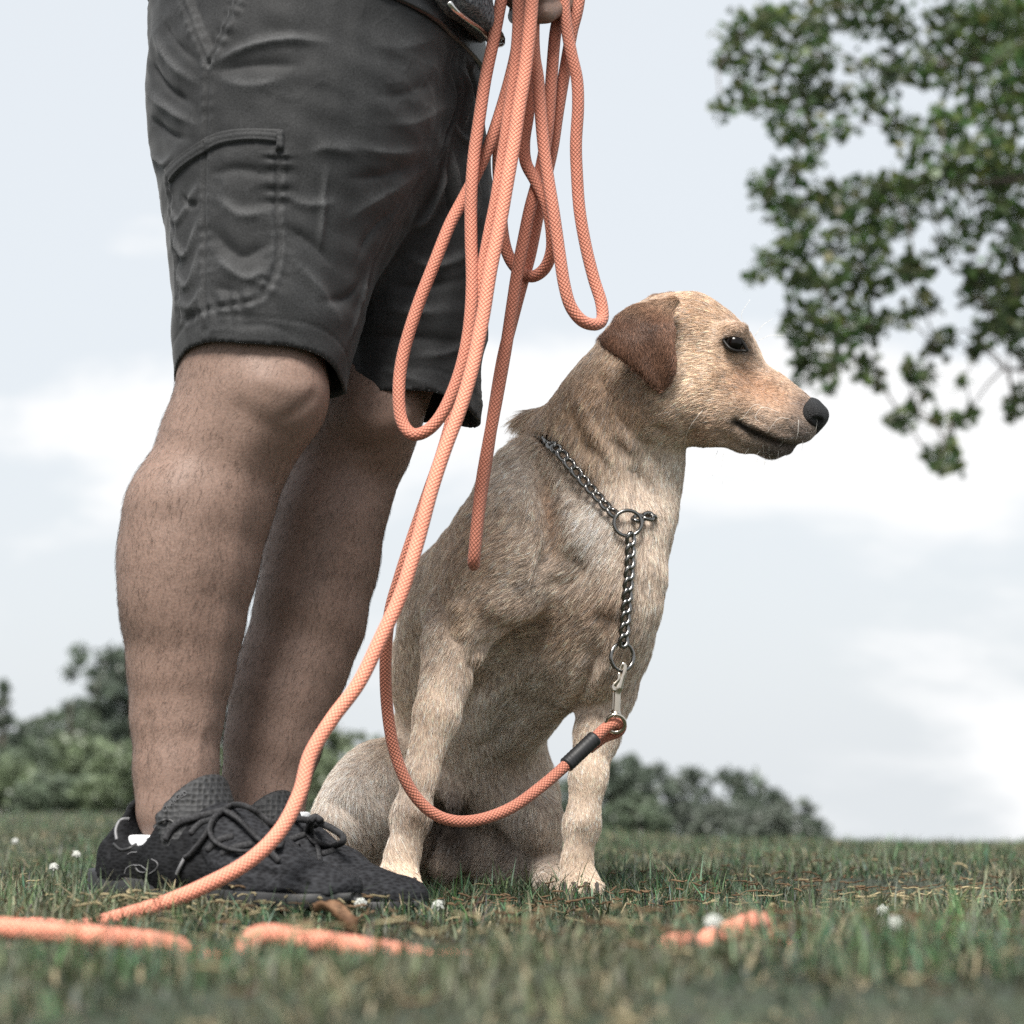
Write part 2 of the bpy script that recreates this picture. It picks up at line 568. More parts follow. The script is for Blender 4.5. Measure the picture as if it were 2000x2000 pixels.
def build_ground():
    ys = np.concatenate([np.linspace(-3, .3, 10), np.linspace(.4, 4, 72), np.geomspace(4.1, 30, 60), np.geomspace(31, 900, 30)])
    us = np.linspace(-1, 1, 121)
    V = []
    for Y in ys:
        w = 2.0 + 1.0 * abs(Y)
        for u in us:
            x = w * np.sign(u) * abs(u) ** 1.35
            V.append((x, Y, float(ground_z(x, Y))))
    n = len(us)
    Fc = np.array([(i * n + j, i * n + j + 1, (i + 1) * n + j + 1, (i + 1) * n + j) for i in range(len(ys) - 1) for j in range(n - 1)])
    m, nt, nd, l, b = new_mat('lawn_soil')
    tc = nd.new('ShaderNodeTexCoord')
    n1 = nd.new('ShaderNodeTexNoise'); n1.inputs['Scale'].default_value = 3.2; n1.inputs['Detail'].default_value = 8
    n2 = nd.new('ShaderNodeTexNoise'); n2.inputs['Scale'].default_value = 60; n2.inputs['Detail'].default_value = 6
    for q in (n1, n2): l.new(tc.outputs['Object'], q.inputs['Vector'])
    r1 = nd.new('ShaderNodeValToRGB'); r1.color_ramp.elements[0].position = .35; r1.color_ramp.elements[0].color = (.020, .032, .013, 1); r1.color_ramp.elements[1].position = .7; r1.color_ramp.elements[1].color = (.046, .062, .028, 1)
    mx = nd.new('ShaderNodeMix'); mx.data_type = 'RGBA'; mx.blend_type = 'OVERLAY'; mx.inputs['Factor'].default_value = .7
    l.new(n1.outputs['Fac'], r1.inputs['Fac']); l.new(r1.outputs['Color'], mx.inputs[6]); l.new(n2.outputs['Color'], mx.inputs[7])
    hs = nd.new('ShaderNodeHueSaturation'); hs.inputs['Saturation'].default_value = .75; l.new(mx.outputs[2], hs.inputs['Color']); l.new(hs.outputs['Color'], b.inputs['Base Color'])
    bp = nd.new('ShaderNodeBump'); bp.inputs['Strength'].default_value = .8; bp.inputs['Distance'].default_value = .02; l.new(n2.outputs['Fac'], bp.inputs['Height']); l.new(bp.outputs['Normal'], b.inputs['Normal'])
    b.inputs['Roughness'].default_value = .95
    o = mesh_obj('ground', np.array(V), Fc, m); o['kind'] = 'structure'
    return o

def build_grass(occ):
    """blades as thin bent strips, densest near the lens; occ(x, Y) thins them where feet and paws press the turf"""
    rng = np.random.default_rng(101)
    Vs, Cs, Qs = [], [], []
    base = 0
    c1, c2, c3 = Noise(201, .5), Noise(202, .13), Noise(203, .32)
    bands = [(0.55, 1.6, 36000, 1.0), (1.6, 3.2, 36000, 1.0), (3.2, 5.5, 15000, 1.15), (5.5, 9.0, 5200, 1.5), (9.0, 16.0, 620, 2.6), (16.0, 28.0, 160, 4.2)]
    for y0, y1, dens, sc in bands:
        Ym = (y0 + y1) / 2
        pad = .22
        area = (y1 - y0) * 2 * (.235 * Ym + pad)
        n = int(area * dens)
        Y = rng.uniform(y0, y1, n); x = rng.uniform(-1, 1, n) * (.235 * Y + pad)
        P3 = np.stack([x, Y, np.zeros(n)], 1)
        patch = c1(P3); fine = c2(P3)
        keep = rng.uniform(size=n) < np.clip(.85 + .25 * patch + .22 * fine, .5, 1) * (1 - .85 * occ(x, Y))
        x, Y, patch, fine = x[keep], Y[keep], patch[keep], fine[keep]; n = len(x)
        z = ground_z(x, Y)
        H = rng.gamma(7, 1 / 7, n) * (.0165 + .0045 * patch + .0035 * fine) * (1 + .18 * (sc - 1))
        H = H * (.8 if y1 < 1.7 else 1.0)
        H = np.clip(H, .006, .055 * (1 + .1 * (sc - 1)))
        ang = rng.uniform(0, 2 * np.pi, n); lean = rng.beta(1.8, 1.9, n) * 1.3
        dx, dy = np.cos(ang), np.sin(ang)
        wdt = rng.uniform(.0010, .0023, n) * sc
        kind = rng.uniform(size=n)
        dead = kind < (.11 + .16 * np.clip(fine, 0, 1) + .12 * np.clip(-patch, 0, 1))
        lean[dead] = np.clip(lean[dead] + .5, 0, 1.5)
        col = np.stack([.034 + .010 * rng.normal(size=n), .056 + .014 * rng.normal(size=n), .027 + .006 * rng.normal(size=n)], 1)
        col *= .78 * (1 + .32 * patch + .26 * fine)[:, None]
        straw = np.clip(c3(P3[keep]) * .6 - .15, 0, .45)[:, None]
        col = col * (1 - straw) + np.array([.110, .100, .058]) * straw
        pale = kind > .76
        col[pale] = col[pale] * 1.8 + np.array([.035, .042, .032])
        col[dead] = np.array([.24, .20, .125]) * rng.uniform(.4, 1.35, dead.sum())[:, None]
        col = np.clip(col, .01, .4)
        # three levels: base pair, middle pair, tip
        sx, sy = -dy, dx
        def lev(t, wf):
            bend = lean * t * t
            r_ = H * (t * .25 * lean + bend * .8)
            zz = z + H * t * np.sqrt(np.clip(1 - .55 * (lean * t) ** 2, .08, 1)) - .003
            cx, cy = x + dx * r_, Y + dy * r_
            tw = wdt * wf / 2
            return np.stack([cx - sx * tw, cy - sy * tw, zz], 1), np.stack([cx + sx * tw, cy + sy * tw, zz], 1)
        a0, b0 = lev(0.0, 1.0); a1, b1 = lev(.5, .9); a2, b2 = lev(1.0, .12)
        V = np.stack([a0, b0, a1, b1, a2, b2], 1).reshape(-1, 3)
        i0 = base + 6 * np.arange(n)
        Qs.append(np.stack([i0, i0 + 1, i0 + 3, i0 + 2], 1)); Qs.append(np.stack([i0 + 2, i0 + 3, i0 + 5, i0 + 4], 1))
        Vs.append(V); base += 6 * n
        cc = col[:, None, :] * np.array([.62, .62, 1, 1, 1.15, 1.15])[None, :, None] if False else np.repeat(col[:, None, :], 6, 1)
        Cs.append(cc.reshape(-1, 3))
    V = np.vstack(Vs); Q = np.vstack(Qs); C = np.vstack(Cs)
    m, nt, nd, l, b = new_mat('grass_blade')
    a = nd.new('ShaderNodeAttribute'); a.attribute_name = 'col'; l.new(a.outputs['Color'], b.inputs['Base Color'])
    b.inputs['Roughness'].default_value = .5; b.inputs['Specular IOR Level'].default_value = .4
    tr = nd.new('ShaderNodeBsdfTranslucent'); l.new(a.outputs['Color'], tr.inputs['Color'])
    mx = nd.new('ShaderNodeMixShader'); mx.inputs['Fac'].default_value = .2
    l.new(b.outputs['BSDF'], mx.inputs[1]); l.new(tr.outputs['BSDF'], mx.inputs[2]); l.new(mx.outputs['Shader'], nd['Material Output'].inputs['Surface'])
    o = mesh_obj('grass', V, Q, m, None, False); set_attr(o, 'col', C, 'COLOR'); o['kind'] = 'stuff'
    print('grass blades', len(V) // 6)
    return o

def build_litter():
    """dry clippings and seed heads lying in the turf"""
    rng = np.random.default_rng(303)
    parts, cols = [], []
    spots = []
    for (px, py, Y, n, spread, c) in [(1300, 1690, 3.0, 40, .16, 0), (1200, 1680, 2.9, 26, .12, 0), (1400, 1700, 2.8, 24, .2, 1), (1250, 1750, 2.3, 40, .10, 0), (1560, 1720, 2.55, 80, .16, 0), (1700, 1700, 2.7, 50, .2, 0), (1850, 1790, 2.1, 50, .10, 1), (1760, 1780, 2.15, 46, .08, 1), (420, 1760, 1.98, 60, .07, 1), (280, 1790, 1.95, 40, .06, 1), (640, 1800, 1.9, 30, .08, 0), (960, 1760, 2.2, 26, .08, 0),
                                  (1500, 1900, 1.45, 30, .12, 0), (900, 1900, 1.4, 26, .12, 1), (1800, 1880, 1.5, 40, .12, 0), (250, 1900, 1.4, 20, .1, 1), (1450, 1660, 3.6, 40, .4, 0), (80, 1730, 2.6, 26, .15, 1), (1080, 1790, 2.05, 22, .07, 0)]:
        x0 = (px - 1000) / F * Y
        for _ in range(n):
            spots.append((x0 + rng.normal() * spread, Y + rng.normal() * spread * .6, c))
    for _ in range(420):
        Y = rng.uniform(.8, 4.5); spots.append((rng.uniform(-1, 1) * (.24 * Y + .15), Y, rng.integers(0, 2)))
    for x, Y, c in spots:
        a = rng.uniform(0, 2 * math.pi); L = rng.uniform(.008, .026); up = rng.uniform(.008, .024)
        z0 = float(ground_z(x, Y)) + up
        p = [np.array([x, Y, z0])]
        for k in range(3):
            a += rng.normal() * .5
            p.append(p[-1] + np.array([math.cos(a), math.sin(a), rng.normal() * .22]) * L / 3)
        r = rng.uniform(.0005, .0012)
        V, Fc, _ = tube_data(spline(p, 7), r * np.array([.6, 1.2, .8, 1.3, .8, 1.1, .4]), 5)
        parts.append((V, Fc))
        col = (np.array([.115, .075, .045]) if c == 0 else np.array([.27, .225, .135])) * rng.uniform(.5, 1.2)
        cols.append(np.tile(col, (len(V), 1)))
    V, Fc = merge(parts)
    o = mesh_obj('litter', V, Fc, attr_mat('dry_clipping', 'col', .9, .1)); set_attr(o, 'col', np.vstack(cols), 'COLOR'); o['kind'] = 'stuff'

def build_flowers():
    white = noise_mat('clover_petal', (.36, .37, .34), (.52, .53, .50), 300, .8)
    stem_m = simple_mat('clover_stem', (.06, .09, .035), .7)
    rng = np.random.default_rng(404)
    L = [(105, 1692, 2.75, .040, 'round white clover head in the grass left of the shoe heels'), (30, 1642, 3.9, .05, 'small white clover head far back at the very left edge of the lawn'), (150, 1668, 3.0, .05, 'white clover head just behind the heel of the black shoe'),
         (705, 1786, 1.98, .030, 'fluffy white clover head in front of the toe of the second shoe'), (855, 1786, 2.02, .030, 'white clover head right of the second shoe toe'), (1395, 1905, 1.36, .03, 'blurred white clover head below the scrap of orange rope'), (1750, 1895, 1.40, .03, 'blurred white clover head low in the right of the lawn'), (1725, 1815, 1.9, .03, 'white clover head right of the scrap of orange rope')]
    for px, py, Y, hh, lab in L:
        c = P(px, py, Y)
        gz = float(ground_z(c[0], Y)); c[2] = max(c[2], gz + .018)
        r = empty('clover_flower', (c[0], Y, gz), lab, 'flower', 'white clover flowers in the lawn')
        tube('stem', spline([np.array([c[0] + .004, Y + .003, gz - .003]), np.array([c[0] + .002, Y, (gz + c[2]) / 2]), c], 8), .0007, stem_m, r, 6)
        parts = []
        R = .0048
        for k in range(46):
            z = 1 - 1.7 * (k + .5) / 46; a = k * 2.39996; s = math.sqrt(max(0, 1 - z * z))
            d = np.array([s * math.cos(a), s * math.sin(a), z]); d2 = d + np.array([0, 0, -.25]) + rng.normal(size=3) * .12
            V, Fc, _ = tube_data([c + d * R * .25, c + d * R * .7, c + d2 * R * 1.15], [.0006, .0013, .0004], 5)
            parts.append((V, Fc))
        V, Fc = merge(parts)
        mesh_obj('flower_head', V, Fc, white, r)

def build_dead_leaf():
    c = P(655, 1806, 1.84); c[2] = max(c[2], float(ground_z(c[0], 1.84)) + .018)
    n, m_ = 13, 9
    V = []
    for i in range(n):
        u = i / (n - 1); w = .0105 * math.sin(math.pi * u) ** .7 * (1 - .25 * u) + .0006
        for j in range(m_):
            v = j / (m_ - 1) * 2 - 1
            x = (u - .5) * .042; y = v * w
            z = .010 * v * v * (.5 + u) + .006 * math.sin(u * 5) - .012 * u
            ca, sa = math.cos(-.5), math.sin(-.5)
            V.append((c[0] + x * ca - y * sa, c[1] + x * sa + y * ca, c[2] + z))
    Fc = [(i * m_ + j, (i + 1) * m_ + j, (i + 1) * m_ + j + 1, i * m_ + j + 1) for i in range(n - 1) for j in range(m_ - 1)]
    o = mesh_obj('dead_leaf', np.array(V), Fc, noise_mat('dead_leaf', (.075, .036, .017), (.18, .10, .055), 70, .75, .4, 200, 4, .3, .002))
    md = o.modifiers.new('thick', 'SOLIDIFY'); md.thickness = .0006
    tag(o, 'curled brown dead leaf lying in the grass in front of the black shoes', 'leaf')

# ================================================================== trees
def leaf_mesh(centres, normals_rng, size, rng, lobed=False):
    """many small leaves: bent pairs of triangles, or lobed ones"""
    n = len(centres)
    a = rng.normal(size=(n, 3)); a /= np.linalg.norm(a, axis=1)[:, None]
    a[:, 2] -= .25; a /= np.linalg.norm(a, axis=1)[:, None]
    b = rng.normal(size=(n, 3)); b -= a * np.sum(a * b, 1)[:, None]; b /= np.linalg.norm(b, axis=1)[:, None]
    c = np.cross(a, b)
    s = size * rng.uniform(.6, 1.25, n)
    if lobed:
        prof = [(0, 0, 0), (.28, .42, .05), (.55, .30, .02), (.70, .52, .10), (1.0, .0, -.06), (.70, -.52, .10), (.55, -.30, .02), (.28, -.42, .05)]
    else:
        prof = [(0, 0, 0), (.45, .32, .07), (1.0, 0, -.05), (.45, -.32, .07)]
    V = np.stack([centres + a * (u * s)[:, None] + b * (v * s)[:, None] + c * (w * s)[:, None] for u, v, w in prof], 1)
    k = len(prof)
    i0 = k * np.arange(n)
    if lobed:
        Q = np.vstack([np.stack([i0, i0 + 1, i0 + 2, i0 + 3], 1), np.stack([i0, i0 + 3, i0 + 4, i0 + 5], 1), np.stack([i0, i0 + 5, i0 + 6, i0 + 7], 1)])
    else:
        Q = np.stack([i0, i0 + 1, i0 + 2, i0 + 3], 1)
    return V.reshape(-1, 3), Q, k

def leaf_mat(name, trans=.4):
    m, nt, nd, l, b = new_mat(name)
    a = nd.new('ShaderNodeAttribute'); a.attribute_name = 'col'; l.new(a.outputs['Color'], b.inputs['Base Color'])
    b.inputs['Roughness'].default_value = .42; b.inputs['Specular IOR Level'].default_value = .5
    tr = nd.new('ShaderNodeBsdfTranslucent'); l.new(a.outputs['Color'], tr.inputs['Color'])
    mx = nd.new('ShaderNodeMixShader'); mx.inputs['Fac'].default_value = trans
    l.new(b.outputs['BSDF'], mx.inputs[1]); l.new(tr.outputs['BSDF'], mx.inputs[2]); l.new(mx.outputs['Shader'], nd['Material Output'].inputs['Surface'])
    return m

BARK = noise_mat('bark', (.045, .036, .030), (.12, .10, .085), 14, .9, .7, 40, 6, .2, .03)

def build_near_tree():
    Y0 = 12.0
    rng = np.random.default_rng(505)
    root_p = np.array([5.2, 13.2, float(ground_z(5.2, 13.2))])
    root = empty('broadleaf_tree', root_p, 'tall leafy tree whose branches hang into the sky above the dog', 'tree')
    tr = spline([root_p - UPZ * .3, root_p + np.array([.05, 0, 1.5]), root_p + np.array([-.05, -.05, 3.2]), root_p + np.array([.1, .1, 5.5]), root_p + np.array([.3, .2, 8.5])], 26)
    tube('trunk', tr, np.linspace(.30, .08, 26), BARK, root, 14)
    # limbs towards the picture, then twigs to the leaf clumps
    clumps = [(1440, 60, 46), (1500, 40, 50), (1560, 50, 56), (1620, 30, 60), (1700, 20, 60), (1420, 110, 34), (1470, 130, 48), (1540, 130, 52), (1600, 110, 48), (1450, 190, 36), (1410, 215, 22), (1510, 200, 46), (1570, 190, 50), (1625, 185, 46), (1690, 130, 30), (1750, 60, 46),
              (1530, 250, 36), (1580, 260, 46), (1640, 250, 30), (1700, 190, 44), (1740, 150, 40), (1790, 130, 50), (1850, 60, 60), (1900, 30, 60), (1960, 40, 70), (1990, 120, 60), (1900, 120, 46), (1850, 140, 56), (1930, 180, 56), (1985, 220, 60),
              (1500, 350, 34), (1545, 330, 40), (1580, 320, 34), (1490, 385, 26), (1520, 400, 40), (1560, 420, 46), (1610, 380, 40), (1640, 400, 46), (1680, 380, 46), (1700, 420, 50), (1740, 370, 50), (1790, 380, 56), (1840, 350, 54), (1880, 310, 46), (1930, 290, 56), (1980, 320, 56), (1800, 280, 46), (1760, 250, 40), (1840, 240, 44), (1890, 230, 46),
              (1540, 470, 36), (1580, 480, 40), (1640, 470, 46), (1700, 480, 46), (1750, 440, 40), (1500, 505, 26), (1475, 535, 20), (1470, 545, 14), (1530, 525, 30), (1570, 540, 34), (1620, 540, 48), (1680, 550, 46), (1730, 540, 46), (1790, 520, 44), (1660, 610, 46), (1600, 600, 34), (1590, 640, 34), (1640, 650, 44), (1700, 640, 42), (1750, 620, 34), (1800, 590, 36),
              (1580, 690, 34), (1610, 720, 36), (1640, 700, 32), (1570, 740, 22), (1690, 700, 20), (1700, 735, 18), (1720, 750, 14), (1680, 730, 16), (1850, 480, 36), (1900, 440, 40), (1960, 420, 50), (1990, 480, 50), (1920, 520, 52), (1970, 560, 44), (1900, 570, 34), (1850, 420, 30),
              (1800, 740, 34), (1780, 720, 30), (1830, 680, 24), (1850, 660, 22), (1810, 770, 18), (1930, 640, 28), (1960, 650, 30), (1985, 640, 30), (1915, 670, 20), (1900, 690, 14),
              (1760, 810, 22), (1745, 815, 14), (1790, 800, 20), (1770, 835, 12), (1860, 820, 16), (1885, 820, 20), (1895, 800, 14), (1830, 815, 12), (1980, 800, 26), (1995, 770, 26), (1880, 745, 14), (1990, 400, 50), (1975, 620, 40), (2000, 560, 44), (1940, 600, 34), (1995, 690, 30), (1955, 350, 46), (1900, 360, 44), (1985, 30, 60), (1945, 110, 54),
              (1550, 610, 26), (1560, 660, 26), (1560, 705, 22), (1620, 755, 16), (1545, 575, 18), (1530, 640, 12), (1830, 890, 24), (1845, 875, 20), (1860, 880, 18), (1810, 885, 12), (1835, 910, 14), (1875, 920, 8), (1850, 900, 18)]
    C, tips = [], []
    for px, py, r in clumps:
        Y = Y0 + rng.normal() * .55
        c = P(px, py, Y); tips.append(c)
        rr = M(r, Y)
        k = int(8 + (r / 10) ** 2 * 2.9)
        q = rng.normal(size=(k, 3)); q /= np.linalg.norm(q, axis=1)[:, None]
        C.append(c + q * (rr * rng.uniform(.2, 1.0, k) ** .6)[:, None] * np.array([1, 1.5, .85]))
    inview = len(tips)
    # the rest of the crown, out of the picture
    for _ in range(430):
        d = rng.normal(size=3); d /= np.linalg.norm(d)
        c = root_p + np.array([.3, .2, 6.2]) + d * np.array([4.2, 3.9, 3.6]) * rng.uniform(.35, 1) ** .5
        px = to_px(c[None])[0]
        if c[2] < 2.4 or (px[0] < 2010 and px[1] > -10): continue
        tips.append(c)
        q = rng.normal(size=(64, 3)); q /= np.linalg.norm(q, axis=1)[:, None]
        C.append(c + q * (.40 * rng.uniform(.2, 1, 64) ** .6)[:, None])
    C = np.vstack(C)
    V, Q, k = leaf_mesh(C, None, .054, rng, True)
    crown = mesh_obj('crown', V, Q, leaf_mat('maple_leaf', .5), root, False)
    col = np.stack([.050 + .030 * rng.uniform(size=len(C)), .080 + .042 * rng.uniform(size=len(C)), .030 + .014 * rng.uniform(size=len(C))], 1) * (1 + .25 * Noise(9, 1.2)(C))[:, None]
    col[rng.uniform(size=len(C)) < .16] *= np.array([2.0, 1.75, 1.5])
    set_attr(crown, 'col', np.repeat(np.clip(col, .01, .3), k, 0), 'COLOR')
    crown['kind'] = 'stuff'
    # limbs
    tips = np.array(tips)
    heads = [(root_p + np.array([.0, 0, 2.2]), P(1960, 720, 12)), (root_p + np.array([0, 0, 2.9]), P(1900, 560, 12)), (root_p + np.array([0, 0, 3.6]), P(1860, 360, 12)), (root_p + np.array([.1, .1, 4.5]), P(1820, 130, 12)), (root_p + np.array([.05, .05, 4.0]), P(1950, 430, 12.2)), (root_p + np.array([.1, .1, 5.0]), P(1960, 120, 12)), (root_p + np.array([0, 0, 3.0]), root_p + np.array([2.6, .5, 4.6])), (root_p + np.array([0, 0, 3.6]), root_p + np.array([.6, 2.8, 5.4])), (root_p + np.array([.1, .1, 5.0]), root_p + np.array([2.2, -1.8, 7.6])), (root_p + np.array([0, 0, 3.3]), root_p + np.array([1.4, -2.8, 5.0]))]
    limbs = []
    for a, b in heads:
        m_ = (a + b) / 2 + np.array([0, 0, .28]) + rng.normal(size=3) * .08
        p = spline([a, a + (m_ - a) * .5 + rng.normal(size=3) * .05, m_, m_ + (b - m_) * .55 + rng.normal(size=3) * .06, b], 22)
        tube('branch', p, np.linspace(.065, .008, 22), BARK, root, 8); limbs.append(p)
    LP = np.vstack(limbs)
    parts = []
    # each clump hangs from the nearest limb or from a clump that is already attached
    order = np.argsort([np.linalg.norm(LP - c, axis=1).min() for c in tips])
    nodes = LP.copy()
    for i in order:
        c = tips[i]
        if i >= inview and i % 3: continue
        dd = np.linalg.norm(nodes - c, axis=1)
        j = np.argmin(dd)
        a = nodes[j]
        nodes = np.vstack([nodes, c[None]])
        if dd[j] > 2.5: continue
        m_ = (a + c) / 2 + np.array([0, 0, .05]) + rng.normal(size=3) * .04 * dd[j]
        p = spline([a, m_, c], 8)
        parts.append(tube_data(p, np.linspace(.0075, .003, 8), 5)[:2])
    Vv, Ff = merge(parts)
    o = mesh_obj('twigs', Vv, Ff, BARK, root); o['kind'] = 'stuff'

UPZ = np.array([0, 0, 1.0])

def build_far_tree(px, py_top, py_bot, wpx, Y, label, shape, hue, seed, n=2600):
    """a tree beyond the crest: trunk, forking limbs, a crown of leaf clumps with gaps"""
    rng = np.random.default_rng(seed)
    top = P(px, py_top, Y); w = M(wpx, Y)
    gz = float(ground_z(top[0], Y))
    H = top[2] - gz
    root = empty('background_tree', (top[0], Y, gz), label, 'tree', 'trees beyond the lawn')
    b0 = np.array([top[0], Y, gz])
    tube('trunk', spline([b0 - UPZ * .2, b0 + np.array([.02 * H, 0, .3 * H]), b0 + np.array([-.01 * H, 0, .62 * H]), b0 + np.array([0, 0, .9 * H])], 16), np.linspace(.03 * H, .006 * H, 16), BARK, root, 9)
    cl = []
    if shape == 'round':
        for _ in range(54):
            d = rng.normal(size=3); d /= np.linalg.norm(d); d[2] = d[2] * .9
            cl.append((b0 + UPZ * H * .50 + d * np.array([w, w * .9, H * .47]) * rng.uniform(.3, 1) ** .5, rng.uniform(.16, .30) * w))
    elif shape == 'conic':
        for _ in range(60):
            t = rng.uniform(0, 1) ** .8; a = rng.uniform(0, 2 * math.pi); r_ = w * (1 - t) ** .8 * rng.uniform(.4, 1)
            cl.append((b0 + np.array([math.cos(a) * r_, math.sin(a) * r_, H * (.08 + .88 * t)]), w * (.10 + .20 * (1 - t))))
    else:   # layered, open
        for k in range(9):
            zc = H * (.14 + .098 * k); ww = w * (1.05 - abs(k - 3) * .10)
            for _ in range(7):
                a = rng.uniform(0, 2 * math.pi); r_ = ww * rng.uniform(.25, 1)
                cl.append((b0 + np.array([math.cos(a) * r_, math.sin(a) * r_, zc + rng.normal() * .02 * H]), w * rng.uniform(.14, .24)))
    C, S = [], []
    per = max(10, n // len(cl))
    for c, r_ in cl:
        q = rng.normal(size=(per, 3)); q /= np.linalg.norm(q, axis=1)[:, None]
        C.append(c + q * (r_ * rng.uniform(.45, 1, per))[:, None] * np.array([1, 1, .72])); S.append(np.full(per, rng.uniform(.72, 1.25)))
    C = np.vstack(C); S = np.concatenate(S)
    C = C[C[:, 2] > gz + .02]; S = S[:len(C)]
    V, Q, k = leaf_mesh(C, None, .075 * w + .05, rng, False)
    crown = mesh_obj('crown', V, Q, FAR_LEAF, root, False)
    col = np.array(hue) * (S * rng.uniform(.7, 1.3, len(C)))[:, None]
    set_attr(crown, 'col', np.repeat(np.clip(col, .008, .3), k, 0), 'COLOR')
    crown['kind'] = 'stuff'
    for i in range(5):
        c = cl[rng.integers(len(cl))][0]
        a = b0 + UPZ * H * rng.uniform(.25, .6)
        tube('branch', spline([a, (a + c) / 2 + UPZ * .03 * H, c], 8), np.linspace(.010 * H, .003 * H, 8), BARK, root, 6)

FAR_LEAF = leaf_mat('far_leaf', .25)

def build_far_trees():
    G1, G2, G3, G4 = (.110, .142, .094), (.150, .190, .110), (.084, .108, .080), (.104, .122, .098)
    T = [(8, 1320, 1600, 52, 34, 'dark pointed evergreen at the far left edge behind the lawn', 'conic', G3, 2200), (205, 1262, 1590, 105, 38, 'tallest dark tree rising behind the leg at the far left', 'layer', G3, 4200), (250, 1262, 1590, 70, 39, 'dark tall tree crown just left of the near leg', 'layer', G3, 3000),
         (70, 1440, 1590, 88, 30, 'rounded mid green tree low at the left beyond the lawn', 'round', G1, 3400), (165, 1410, 1590, 84, 29, 'bushy light green tree in front of the tallest tree', 'round', G2, 3400), (232, 1440, 1590, 60, 27, 'light green bush just left of the near ankle', 'round', G2, 2600), (20, 1480, 1590, 60, 26, 'pale green shrub at the bottom left beyond the lawn', 'round', G2, 2400), (120, 1500, 1590, 60, 25, 'dark green shrub beyond the lawn above the shoe heel', 'round', G1, 2400), (190, 1510, 1590, 46, 24, 'low green shrub beside the near ankle', 'round', G2, 2000), (60, 1530, 1590, 36, 23, 'low dark shrub at the edge of the lawn far left', 'round', G1, 1600),
         (190, 1300, 1590, 80, 37, 'broad dark green crown filling the bank beside the tallest tree', 'round', G3, 3600), (140, 1345, 1590, 66, 36, 'dark crown halfway down the slope of the far left treeline', 'round', G1, 3200), (95, 1392, 1590, 58, 35, 'smaller dark crown low on the slope of the far left treeline', 'round', G3, 2800), (35, 1400, 1590, 70, 35, 'dark crown beside the pointed evergreen', 'round', G3, 3000), (70, 1375, 1590, 64, 36.5, 'dark crown between the pointed evergreen and the slope', 'round', G1, 2800), (222, 1268, 1590, 56, 38.5, 'tall narrow dark crown touching the near leg', 'round', G3, 3200),
         (450, 1290, 1590, 40, 34, 'dark tree seen through the gap between the two legs', 'layer', G3, 2400), (445, 1440, 1590, 46, 28, 'light green bush seen low between the two legs', 'round', G2, 2000),
         (600, 1330, 1590, 60, 36, 'dark crown showing between the far leg and the dog', 'round', G3, 2400), (665, 1395, 1590, 60, 33, 'light green tree showing between the orange rope and the haunch', 'round', G2, 2600), (620, 1440, 1590, 50, 28, 'bright green bush behind the haunch of the dog', 'round', G2, 2200), (735, 1430, 1590, 44, 32, 'green tree crown behind the back of the dog', 'round', G1, 2000), (1075, 1500, 1640, 60, 30, 'dark crown showing under the belly of the dog', 'round', G3, 2000),
         (1190, 1476, 1640, 82, 30, 'tall dark tree just right of the forelegs', 'round', G3, 3600), (1245, 1496, 1645, 75, 31, 'dark round tree second from the forelegs', 'round', G3, 3200), (1300, 1534, 1650, 62, 32, 'dark tree with a notch of sky beside it', 'round', G4, 2600), (1362, 1524, 1650, 57, 33, 'open dark tree with sky showing through its crown', 'layer', G3, 1500), (1440, 1531, 1650, 70, 33, 'dark open tree crown near the middle of the far group', 'layer', G3, 2200), (1490, 1536, 1650, 62, 32, 'dark rounded tree near the end of the far group', 'round', G3, 2600), (1545, 1576, 1655, 55, 31, 'lower dark tree second from the end of the far group', 'round', G4, 2200), (1590, 1608, 1660, 32, 30, 'lowest dark bush at the right end of the far group', 'round', G3, 1200), (1395, 1586, 1650, 75, 29, 'low grey green shrub in front of the far group', 'round', G4, 2200), (1240, 1571, 1650, 62, 27, 'paler green shrub low beside the foreleg', 'round', G1, 2000), (1480, 1596, 1650, 70, 28, 'low dark shrub on the crest of the lawn', 'round', G4, 2000)]
    for i, (px, pt, pb, w, Y, lab, sh, hue, n) in enumerate(T):
        if px > 1150: pt -= 30            # the group right of the dog stands taller
        build_far_tree(px, pt, pb, w, Y, lab, sh, hue, 900 + i, n)
# ================================================================== the person
FACE = math.radians(33)
FWD = np.array([math.cos(FACE), -math.sin(FACE), 0]); LFT = np.array([math.sin(FACE), math.cos(FACE), 0]); UPV = np.array([0, 0, 1.0])
ZW = 0.889                                     # waist height

def zwaist(x):
    return 0.882 - 0.18 * (x + 0.038)            # the waistband dips towards the front

def plane_of(a, b, c):
    n = np.cross(b - a, c - a); n /= np.linalg.norm(n)
    return (n if n[2] < 0 else -n), a          # normal points down, out of the leg opening

